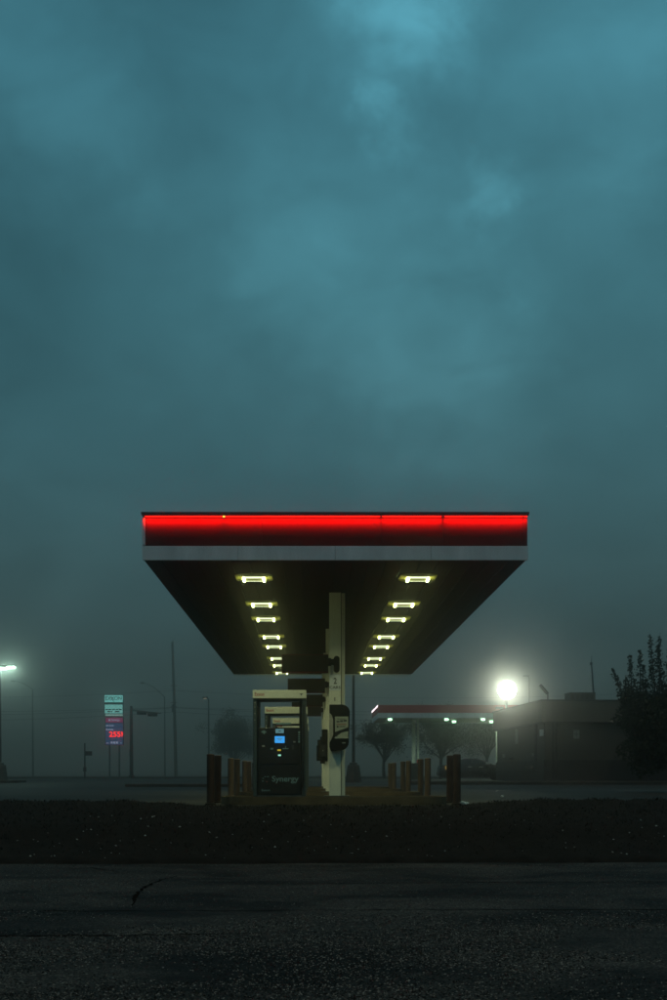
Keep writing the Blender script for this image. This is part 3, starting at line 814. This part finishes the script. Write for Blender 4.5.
MB().lathe([(.14, .06), (.15, .15), (.10, .24), (.04, .26)], 12).build('globe', 'amber_lamp', al, smooth=True)

# ================================================================== FAR CANOPY
FD = 95.0; fs_ = 1300 / FD
fc = thing('far_canopy', 'distant red and white canopy across the lot behind the bollards', 'canopy', (0, FD, CZ))
X0, X1 = 66 / fs_, 16.2; Zt, Zm, Zb = 69 / fs_, 61.2 / fs_, 56 / fs_; DEP = 9.6
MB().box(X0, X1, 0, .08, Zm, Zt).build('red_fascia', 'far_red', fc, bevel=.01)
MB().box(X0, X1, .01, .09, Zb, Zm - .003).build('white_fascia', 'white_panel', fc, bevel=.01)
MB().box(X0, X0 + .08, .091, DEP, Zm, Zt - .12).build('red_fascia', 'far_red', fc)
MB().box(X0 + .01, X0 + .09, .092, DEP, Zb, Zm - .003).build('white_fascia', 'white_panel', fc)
MB().box(X1 - .08, X1, .091, DEP, Zb, Zt).build('white_fascia', 'white_panel', fc)
MB().box(X0 - .03, X0 + .05, .1, DEP, Zt - .119, Zt).build('edge_light', 'side_strip', fc)
MB().box(X0 + .08, X1 - .08, .1, DEP, Zb + .04, Zb + .1).build('soffit', 'cream', fc)
MB().box(X0 + .05, X1, .081, DEP + .05, Zt - .06, Zt - .002).build('roof', 'cap_trim', fc)
MB().box(X0, X1, DEP + .06, DEP + .12, Zb, Zt - .1).build('rear_fascia', 'white_panel', fc)
gz = G(FD) - CZ
for n_, px in enumerate((415.5, 500)):
    cx = (px - 312) * (FD + 4.5) / 1300
    c = MB().box(cx - .28, cx - .02, 4.3, 4.7, gz, Zb + .04).build('column', 'cream', fc, bevel=.02)
    MB().box(cx + .12, cx + .26, 4.35, 4.65, gz, Zb + .04).build('column', 'cream', fc, bevel=.02)
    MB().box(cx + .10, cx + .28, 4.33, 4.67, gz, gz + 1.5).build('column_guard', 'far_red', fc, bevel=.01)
    fp = thing('distant_dispenser', ['dark dispenser at the foot of the distant canopy column', 'dark dispenser under the distant canopy, behind the building'][n_], 'fuel pump', (cx, FD + 3.8, G(FD + 3.8)), group='dispensers under the distant canopy')
    MB().box(-.5, .5, -.3, .3, 0, 1.0).build('body', 'pump_body', fp, bevel=.03)
    MB().box(-.42, .42, -.26, .26, 1.0, 1.25).build('top', 'pump_body', fp, bevel=.05)
fl_pos = [(390, .6), (446.5, .6), (454, 4.6), (483, .6), (491.5, 4.6)]
fname = ['leftmost', 'second from left, front row', 'third from left, rear row', 'fourth from left, front row', 'rightmost visible']
for k, (px, dy) in enumerate(fl_pos):
    d = FD + dy; x = (px - 312) * d / 1300
    t = thing('distant_canopy_lamp', f'lit lamp under the distant canopy, {fname[k]}', 'lamp', (x, d, CZ + Zb + .04), group='lamps under the distant canopy')
    MB().box(-.22, .22, -.22, .22, -.06, -.001).build('housing', 'white_panel', t)
    MB().box(-.13, .13, -.13, .13, -.20, -.0605).build('lens', 'far_lamp', t, bevel=.02)
    area_light('lamp_light', t, (0, 0, -.24), .36, .36, 45, (.7, 1, .75), (0, 0, -1), R(150))

# floodlight on a pole behind the building
fp_ = at(507, 690, 88)
fl_ = thing('flood_pole', 'tall pole with a glaring white floodlight behind the building', 'floodlight', (fp_.x, fp_.y, G(88)))
fh = fp_.z - G(88)
MB().tube([(0, .25, 0), (0, .25, fh + .1)], [.10, .07], 12).build('pole', 'steel', fl_, smooth=True)
hd = MB().lathe([(.10, -.34), (.46, -.26), (.66, .0), (.66, .03)], 24).build('housing', 'black_paint', fl_, smooth=True); hd.location = (0, .0, fh); hd.rotation_euler = (R(90), 0, 0)
hd = MB().lathe([(.63, .031), (.58, .07), (.38, .12), (.05, .15)], 24).build('lens', 'flood_lens', fl_, smooth=True); hd.location = (0, .0, fh); hd.rotation_euler = (R(90), 0, 0)  # lens and housing made extra wide to stand in for the lamp's glare
l = bpy.data.lights.new('flood_light', 'SPOT'); l.energy = 260; l.color = (.86, 1.0, .82); l.spot_size = R(130); l.spot_blend = .6; l.shadow_soft_size = .15
lo = bpy.data.objects.new('flood_light', l); COL.objects.link(lo); lo.parent = fl_; lo.location = (0, -.22, fh)
lo.rotation_euler = Vector((-fp_.x, -88, -4.0)).to_track_quat('-Z', 'Y').to_euler()

# ================================================================== CAR
CD = 82.6; cs = 1300 / CD
car = thing('parked_car', 'dark parked sedan seen side-on beside the building', 'car', ((438 - 312) / cs, CD, G(CD)))
gp = [(0, .42), (.03, .78), (.10, .95), (.55, 1.0), (.95, 1.02), (1.45, 1.33), (1.75, 1.40), (2.35, 1.41), (2.75, 1.33), (3.35, 1.02), (4.15, .90), (4.52, .74), (4.62, .50), (4.60, .28), (4.2, .22), (.35, .22), (.05, .30)]
body = MB()
def carsec(p, y, sc=1.0): return [(x, y, z) for x, z in p]
n = len(gp); ys = [-.86, -.80, 0, .80, .86]
def sec(k):
    out = []
    for x, z in gp:
        t = max(0, (z - .95) / .46)
        yy = [-1, -.97, 0, .97, 1][k] * (.88 - .20 * t)
        out.append((x + (.04 if abs(k - 2) == 2 and x < .3 else 0), yy, z - (.03 if abs(k-2) == 2 and z > .9 else 0)))
    return out
vv = [p for k in range(5) for p in sec(k)]
ff = [(k*n+i, k*n+(i+1) % n, (k+1)*n+(i+1) % n, (k+1)*n+i) for k in range(4) for i in range(n)] + [tuple(range(n)), tuple(range(4*n, 5*n))]
bo = body.add(vv, ff).build('body', 'car_paint', car, bevel=.02, smooth=True)
for nm, pts in (('window', [(1.20, 1.04), (1.55, 1.30), (2.02, 1.34), (2.02, 1.04)]), ('window', [(2.10, 1.04), (2.10, 1.34), (2.62, 1.29), (3.05, 1.04)])):
    b = MB(); k = len(pts)
    def yo(z): return -(.88 - .20 * max(0, (z - .95) / .46)) - .012
    b.add([(x, yo(z), z) for x, z in pts] + [(x, yo(z) + .03, z) for x, z in pts], [tuple(range(k)), tuple(range(2*k-1, k-1, -1))] + [(i, i+k, (i+1) % k + k, (i+1) % k) for i in range(k)])
    b.build(nm, 'car_glass', car)
for x in (.95, 3.70):
    for sy in (-1, 1):
        w_ = bpy.data.objects.new('wheel', None); COL.objects.link(w_); w_.parent = car; w_.location = (x, sy * .80, .32); w_.rotation_euler = (R(90), 0, 0)
        MB().lathe([(.20, -.10), (.30, -.10), (.32, -.07), (.32, .07), (.30, .10), (.20, .10)], 24).build('tyre', 'rubber', w_, smooth=True)
        MB().lathe([(.05, -.105), (.19, -.09), (.20, .0), (.19, .09), (.05, .105)], 16).build('rim', 'rim_metal', w_, smooth=True)
for x in (1.92, 2.62):
    MB().box(x - .13, x + .13, -.925, -.885, .84, .885).build('door_handle', 'pale_glint', car, bevel=.012)
mr_ = MB().box(2.92, 3.16, -1.05, -.86, 1.03, 1.17).build('wing_mirror', 'pale_glint', car, bevel=.03)
MB().box(.36, .44, -.905, -.872, .70, .92).build('tail_light', 'tail_lens', car, bevel=.01)
MB().box(4.30, 4.50, -.86, -.80, .62, .74).build('headlight', 'pale_glint', car, bevel=.02)
MB().box(-.03, .10, -.7, .7, .35, .52).build('bumper', 'car_paint', car, bevel=.03)

# ================================================================== PRICE SIGN
SD = 120.0; ss = 1300 / SD
sg = thing('price_sign', 'tall lit roadside fuel price sign with red digits', 'sign', ((114.3 - 312) / ss, SD, G(SD)))
sx = lambda px: (px - 114.3) / ss
sz = lambda y: CZ + (774 - y) / ss - G(SD)
MB().box(sx(104.2), sx(123.2), .0, .30, sz(716.2), sz(694.6)).build('upper_cabinet', 'sign_frame', sg, bevel=.04)
MB().box(sx(105), sx(123.6), .02, .28, sz(745.2), sz(716.8)).build('lower_cabinet', 'sign_frame', sg, bevel=.02)
for xx in (-.45, .45): MB().box(xx - .07, xx + .07, .10, .22, -.1, sz(745.2)).build('post', 'sign_frame', sg)
def pan(n, m, xa, xb, ya, yb, y=-.012): return MB().box(sx(xa), sx(xb), y, -.001, sz(yb), sz(ya)).build(n, m, sg)
pt = pan('panel', 'sign_top', 104.6, 122.8, 695.2, 702.2)
text('lettering', 'EXXON', 'sign_letter_dark', pt, sx(105.4), sz(700.2), -.0125, w=1.50, h=.36, depth=.01)
MB().add([(sx(110.3), -.022, sz(697)), (sx(111.0), -.022, sz(697)), (sx(114.4), -.022, sz(702)), (sx(113.7), -.022, sz(702)),
          (sx(110.3), -.0125, sz(697)), (sx(111.0), -.0125, sz(697)), (sx(114.4), -.0125, sz(702)), (sx(113.7), -.0125, sz(702))],
         [(0,1,2,3), (4,7,6,5), (0,4,5,1), (1,5,6,2), (2,6,7,3), (3,7,4,0)]).build('cross_stroke', 'sign_letter_dark', pt)
pm = pan('panel', 'sign_mid', 104.8, 122.6, 704.6, 713.4)
for xa, xb in ((105.6, 108), (108.6, 111.4), (112.2, 115), (115.8, 118.2), (118.9, 121.8)): MB().box(sx(xa), sx(xb), -.0125 - .01, -.0125 - .0005, sz(710), sz(708.9)).build('print_mark', 'sign_letter_dark', pm)
for xa, xb in ((107.4, 110.2), (110.9, 112.2), (115, 119.5)): MB().box(sx(xa), sx(xb), -.0125 - .01, -.0125 - .0005, sz(712.2), sz(711)).build('print_mark', 'sign_letter_dark', pm)
pan('panel', 'sign_pale', 105.2, 122.8, 714.2, 715.9)
pr_ = pan('panel', 'sign_maroon', 105.6, 122.8, 717.6, 722.4, .008)
for o in (pr_,): o.location.y = 0
text('lettering', 'Synergy', 'sign_letter_pale', pr_, sx(111.5), sz(721.4), -.001, w=.75, h=.24, depth=.01)
MB().box(sx(108.5), sx(110.2), -.01, .006, sz(721), sz(719.4)).build('emblem', 'sign_letter_pale', pr_)
pn_ = pan('panel', 'sign_navy', 105.6, 123.0, 723, 744.8, .008)
for xa, xb in ((106, 108.4), (108.8, 111), (111.4, 113.8)): MB().box(sx(xa), sx(xb), -.001 - .01, -.001 - .0005, sz(726.2), sz(725.2)).build('print_mark', 'sign_letter_pale', pn_)
for xa, xb in ((106, 107.8), (108.2, 110.2), (110.6, 113.2)): MB().box(sx(xa), sx(xb), -.001 - .01, -.001 - .0005, sz(730.2), sz(729)).build('print_mark', 'sign_letter_pale', pn_)
text('lettering', '255', 'sign_digit', pn_, sx(109.3), sz(736.9), -.001, w=1.04, h=.49, depth=.02)
text('lettering', '9', 'sign_digit', pn_, sx(121.1), sz(736.9), -.001, w=.17, h=.49, depth=.02)
for xa, xb in ((110.8, 112.6), (113.2, 115.4), (116, 118.2)): MB().box(sx(xa), sx(xb), -.001 - .01, -.001 - .0005, sz(743.6), sz(741.6)).build('print_mark', 'sign_letter_pale', pn_)
for xa, xb in ((106.6, 108.6), (120.4, 121.8)): MB().box(sx(xa), sx(xb), -.001 - .01, -.001 - .0005, sz(743.4), sz(742.6)).build('print_mark', 'sign_letter_pale', pn_)

# ================================================================== POLES AND WIRES
UD = 180.0; us = 1300 / UD
up0 = None
for k, (x, lab) in enumerate((((176 - 312) / us, 'tall leaning wooden utility pole right of the price sign'), (-90., 'wooden utility pole far out on the left'), (54., 'wooden utility pole far out on the right'))):
    if up0 is None:
        up0 = thing('utility_pole', lab, 'utility pole', (x, UD, G(UD)), group='wooden utility poles')
        hh = CZ + (774 - 642) / us - G(UD)
        MB().tube([(0, 0, -.1), (-.22, 0, hh * .5), (-.50, 0, hh)], [.24, .20, .16], 12).build('pole', 'wood_pole', up0, smooth=True)
        MB().tube([(-.45, .1, hh - .3), (-.42, .1, hh + .6)], .04, 6).build('top_pin', 'steel', up0)
        MB().tube([(-.36, -.35, 9.0), (-.36, -.35, 10.0)], .20, 12).build('transformer', 'steel', up0, smooth=True)
        for z in (9.65, 10.25, 12.6): MB().box(-.75, .15, -.14, -.02, z, z + .12).build('crossarm', 'wood_pole', up0)
    else: copy_tree(up0, None, (x, UD, G(UD)), lab)
def wire(label, pts, sag, r=.022):
    P = []
    for a, b in zip(pts, pts[1:]):
        a, b = Vector(a), Vector(b)
        for k in range(24):
            t = k / 24; p = a.lerp(b, t); p.z -= sag * 4 * t * (1 - t); P.append(p)
    P.append(Vector(pts[-1]))
    o = MB().tube([p - P[0] for p in P], r, 5).build('overhead_wire', 'rubber', loc=P[0])
    tag(o, label, 'wire', 'overhead wires between the utility poles')
px0 = (176 - 312) / us
for z, sag, dy, lab in ((12.7, 1.1, -.1, 'highest overhead wire on the utility poles'), (10.35, .65, -.1, 'middle front overhead wire on the utility poles'),
                   (10.35, 1.1, .35, 'middle rear overhead wire on the utility poles'), (9.75, 1.3, -.12, 'lowest overhead wire on the utility poles')):
    wire(lab, [(-90.3, UD + dy, z + .1), (px0 - .25, UD + dy, z), (53.7, UD + dy, z + .1)], sag)

# traffic signal
TD = 130.0; ts = 1300 / TD
tr = thing('traffic_signal', 'grey traffic signal pole with mast arm beside the price sign', 'traffic signal', ((131.5 - 312) / ts, TD, G(TD)))
tz = lambda y: CZ + (774 - y) / ts - G(TD)
MB().tube([(0, 0, 0), (-.03, 0, tz(706))], [.19, .13], 14).build('pole', 'pole_dark', tr, smooth=True)
MB().lathe([(.3, 0), (.3, .25), (.2, .3)], 14).build('base', 'pole_dark', tr)
arm = MB().tube([(0, 0, tz(710)), (1.5, -.2, tz(712)), (3.0, -.4, tz(713.5))], [.09, .07, .05], 10).build('mast_arm', 'pole_dark', tr, smooth=True)
for xa, zy in ((1.05, 713.3), (2.15, 714.8)):
    hd = MB().box(xa - .48, xa + .48, -.42, -.22, tz(zy) - .17, tz(zy) + .17).build('signal_head', 'pole_dark', tr, bevel=.03)
    for k in (-.3, 0, .3): MB().tube([(xa + k, -.42, tz(zy)), (xa + k, -.62, tz(zy) - .02)], .11, 10, cap=False).build('visor', 'pole_dark', hd)
MB().box(-.16, .16, -.32, -.14, 2.2, 2.9).build('control_box', 'pole_dark', tr, bevel=.02)

# small road sign
RD = 110.0; rs = 1300 / RD
rg = thing('road_sign', 'small road sign on a thin post left of the price sign', 'sign', ((84.8 - 312) / rs, RD, G(RD)))
rz_ = lambda y: CZ + (774 - y) / rs - G(RD)
MB().tube([(0, 0, -.1), (0, 0, rz_(743))], .06, 8).build('post', 'pole_dark', rg, smooth=True)
MB().box(.05, .62, -.03, .0, rz_(755.6), rz_(751.2)).build('plate', 'pole_dark', rg, bevel=.008)
MB().box(-.12, .12, -.12, .12, .62, 1.0).build('box', 'pole_dark', rg, bevel=.02)

# street lamps fading in the mist
def street_lamp(label, px, ytop, d, arm_px, arm_y, lit=False):
    s = 1300 / d; t = thing('street_lamp', label, 'street lamp', ((px - 312) / s, d, G(d)), group='street lamps fading in the mist')
    z = lambda y: CZ + (774 - y) / s - G(d)
    MB().tube([(0, 0, -.1), (-.06, 0, z(ytop))], [.13, .08], 10).build('pole', 'steel', t, smooth=True)
    ax = (arm_px - px) / s; zt_ = z(ytop); za = z(arm_y)
    pts = [(-.06 + ax * u, 0, zt_ + (za - zt_) * math.sin(u * math.pi / 2)) for u in (0, .2, .4, .6, .8, 1)]
    MB().tube(pts, [.07, .065, .06, .055, .05, .045], 8).build('arm', 'steel', t, smooth=True)
    hd = MB().box(ax - .45, ax + .25, -.16, .16, za - .10, za + .10).build('lamp_head', 'steel', t, bevel=.04)
    MB().box(ax - .35, ax + .1, -.12, .12, za - .15, za - .101).build('lens', 'street_lamp_lens' if lit else 'sticker', hd)
    return t
street_lamp('faint street lamp with curved arm near the left edge', 33, 689, 190, 14, 681)
street_lamp('faint street lamp with long arm left of the leaning utility pole', 165, 697, 210, 143, 683)
street_lamp('faint street lamp with glowing head left of the canopy', 209, 699, 170, 206, 697.5, True)
street_lamp('faint street lamp pole above the building, right of the floodlight', 529.5, 678, 150, 527, 676)

# ================================================================== TREES
def tree(name, label, base, height, rx, trunk_h, nb, leaves, leaf, lm, rz_scale=.62, tr=.16, seed=1, spread=1.0, group=None, cat='tree', flat=.75):
    rnd = random.Random(seed)
    t = thing(name, label, cat, base, group=group)
    tk = MB(); tk.tube([(0, 0, -.1), (rnd.uniform(-.08, .08), 0, trunk_h * .5), (0, 0, trunk_h)], [tr, tr * .85, tr * .75], 9)
    tk.build('trunk', 'bark', t, smooth=True)
    br = MB(); cr = MB(); cz = trunk_h + (height - trunk_h) * .48
    tips = []
    for k in range(nb):
        a = k * 2.4 + rnd.uniform(-.3, .3); e = rnd.uniform(.38, 1.3)
        rr = rx * rnd.uniform(.65, 1.0)
        tip = Vector((math.cos(a) * math.cos(e) * rr * spread, math.sin(a) * math.cos(e) * rr, trunk_h + .3 + (height - trunk_h) * (.15 + .85 * math.sin(e)) * rnd.uniform(.75, 1)))
        st = Vector((0, 0, trunk_h * rnd.uniform(.75, 1.0)))
        mid = st.lerp(tip, .5) + Vector((rnd.gauss(0, .12), rnd.gauss(0, .12), -.1 + rnd.gauss(0, .15))) * rx * .3
        br.tube([st, st.lerp(mid, .5), mid, mid.lerp(tip, .55), tip], [tr*.45, tr*.36, tr*.28, tr*.18, tr*.06], 6)
        for q in range(4):
            p0 = mid.lerp(tip, rnd.uniform(0, .9)); p1 = p0 + Vector((rnd.gauss(0, 1), rnd.gauss(0, 1), rnd.gauss(.25, .6))) * rx * .28
            br.tube([p0, p0.lerp(p1, .5) + Vector((0, 0, .04)), p1], [tr*.16, tr*.11, tr*.04], 5); tips.append(p1)
        tips.append(tip); tips.append(mid.lerp(tip, .6))
    br.build('branches', 'bark', t, smooth=True)
    per = leaves // len(tips)
    for tp in tips:
        r = rx * rnd.uniform(.10, .22)
        for q in range(per):
            p = tp + Vector((rnd.gauss(0, 1), rnd.gauss(0, 1), rnd.gauss(0, flat))) * r * .62
            s = leaf * rnd.uniform(.6, 1.3); u = Vector((rnd.gauss(0, 1), rnd.gauss(0, 1), rnd.gauss(0, 1))).normalized(); v = u.orthogonal().normalized()
            cr.add([p - u*s, p + v*s*.5, p + u*s, p - v*s*.5], [(0, 1, 2, 3)])
    me = bpy.data.meshes.new('crown'); me.from_pydata(cr.v, [], cr.f); link('crown', me, lm, t)
    return t
gr_ = 'bare-looking trees beyond the distant canopy'
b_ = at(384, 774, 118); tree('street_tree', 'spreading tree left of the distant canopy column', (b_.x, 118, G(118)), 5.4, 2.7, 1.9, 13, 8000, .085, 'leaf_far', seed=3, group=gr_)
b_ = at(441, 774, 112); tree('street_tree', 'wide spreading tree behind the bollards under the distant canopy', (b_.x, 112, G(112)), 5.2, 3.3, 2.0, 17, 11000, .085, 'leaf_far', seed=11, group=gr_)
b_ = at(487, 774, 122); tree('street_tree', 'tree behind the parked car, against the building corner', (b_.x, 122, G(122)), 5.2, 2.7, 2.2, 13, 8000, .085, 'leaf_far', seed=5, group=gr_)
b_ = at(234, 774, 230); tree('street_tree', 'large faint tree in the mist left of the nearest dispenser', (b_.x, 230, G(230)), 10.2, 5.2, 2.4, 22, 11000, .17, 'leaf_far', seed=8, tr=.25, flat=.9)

# dark tree with upright shoots at the right edge
TD2 = 44.0; q2 = 1300 / TD2
dt = thing('dark_tree', 'dense black leafy tree with upright shoots at the right edge', 'tree', ((672 - 312) / q2, TD2, G(TD2)))
tx = lambda px: (px - 672) / q2
tzf = lambda y: CZ + (774 - y) / q2 - G(TD2)
rnd = random.Random(21)
MB().tube([(0, 0, -.1), (.03, .05, .5), (0, 0, 1.1)], [.16, .13, .11], 9).build('trunk', 'bark', dt, smooth=True)
br = MB(); cr = MB()
def leafat(p, s):
    u = Vector((rnd.gauss(0, 1), rnd.gauss(0, 1), rnd.gauss(0, .8))).normalized(); v = u.orthogonal().normalized(); w = u.cross(v)
    a = rnd.uniform(0, 6.3); v = v * math.cos(a) + w * math.sin(a)
    cr.add([p - u*s, p + v*s*.45, p + u*s, p - v*s*.45], [(0, 1, 2, 3)])
shoots = [(614, 669), (626, 677), (632.5, 655), (641.5, 650), (652, 635), (661, 635), (669, 640), (679, 630), (690, 638), (702, 650), (716, 660), (622, 690), (646, 668), (728, 690)]
for px, py in shoots:
    for rep in range(2):
        yoff = rnd.gauss(0, .6) if rep else rnd.gauss(0, .25)
        tip = Vector((tx(px) + (rnd.uniform(0, .45) if rep else 0), yoff, tzf(py) - (rnd.uniform(.15, .9) if rep else 0)))
        base = Vector((tx(px) * .35 + tip.x*.1, yoff * .5, .9 + rnd.uniform(-.2, .4)))
        mid = base.lerp(tip, .5) + Vector((tip.x - base.x, 0, 0)) * .12 + Vector((rnd.gauss(0, .12), rnd.gauss(0, .12), 0))
        pts = [base, base.lerp(mid, .5), mid, mid.lerp(tip, .5), tip]
        br.tube(pts, [.05, .042, .03, .018, .006], 6)
        for q in range(420):
            t = rnd.random() ** .8
            i = min(3, int(t * 4)); p = pts[i].lerp(pts[i+1], t * 4 - i)
            wd = (.04 + .28 * (1 - t) ** .8)
            p = p + Vector((rnd.gauss(0, wd * .55), rnd.gauss(0, wd * .55), rnd.gauss(0, .05)))
            leafat(p, rnd.uniform(.035, .075))
for q in range(15000):
    u = Vector((rnd.gauss(0, 1), rnd.gauss(0, 1), rnd.gauss(0, 1))).normalized() * rnd.random() ** .45
    lob = 1 + .16 * math.sin(5 * math.atan2(u.z, u.x) + 1) + .10 * math.sin(11 * math.atan2(u.z, u.x))
    p = Vector((tx(680) + u.x * 2.2 * lob, u.y * 1.6, 2.15 + u.z * 1.75 * lob))
    if p.z < .1: continue
    leafat(p, rnd.uniform(.05, .10))
br.build('branches', 'bark', dt, smooth=True)
me = bpy.data.meshes.new('crown'); me.from_pydata(cr.v, [], cr.f); link('crown', me, 'leaf_dark', dt)

# ================================================================== LITTER
def litter(label, x, d, z, sx_, sz_, seed):
    rn = random.Random(seed); bm = bmesh.new(); bmesh.ops.create_icosphere(bm, subdivisions=2, radius=1)
    for v in bm.verts:
        k = rn.uniform(.6, 1.15); v.co = Vector((v.co.x * sx_ * k, v.co.y * .07 * k, (v.co.z * k * .5 + .4) * sz_ - .12 * sz_ * v.co.x))
    me = bpy.data.meshes.new('paper_litter'); bm.to_mesh(me); bm.free()
    tag(link('paper_litter', me, 'paper', loc=(x, d, z)), label, 'litter', 'scraps of litter')
litter('crumpled white litter at the foot of the right front bollard', 3.01, 25.7, LOT + .02, .09, .07, 3)
litter('small white scrap on the forecourt right of the bollards', (502 - 312) * 34 / 1300, 34.0, LOT + .01, .045, .06, 6)

# ================================================================== HAZE
hz = MB().box(-660, 660, -640, 660, -2.2, 20.5).build('haze', None)
m = bpy.data.materials.new('haze'); m.use_nodes = True; nt = m.node_tree; nt.nodes.clear()
o = nt.nodes.new('ShaderNodeOutputMaterial'); v = nt.nodes.new('ShaderNodeVolumePrincipled')
v.inputs['Color'].default_value = (.92, .90, .86, 1); v.inputs['Density'].default_value = .0050; v.inputs['Anisotropy'].default_value = .978
nt.links.new(v.outputs[0], o.inputs['Volume'])
hz.data.materials.append(m); hz['kind'] = 'stuff'
tag(hz, 'thin grey dawn mist filling the whole place', 'mist')
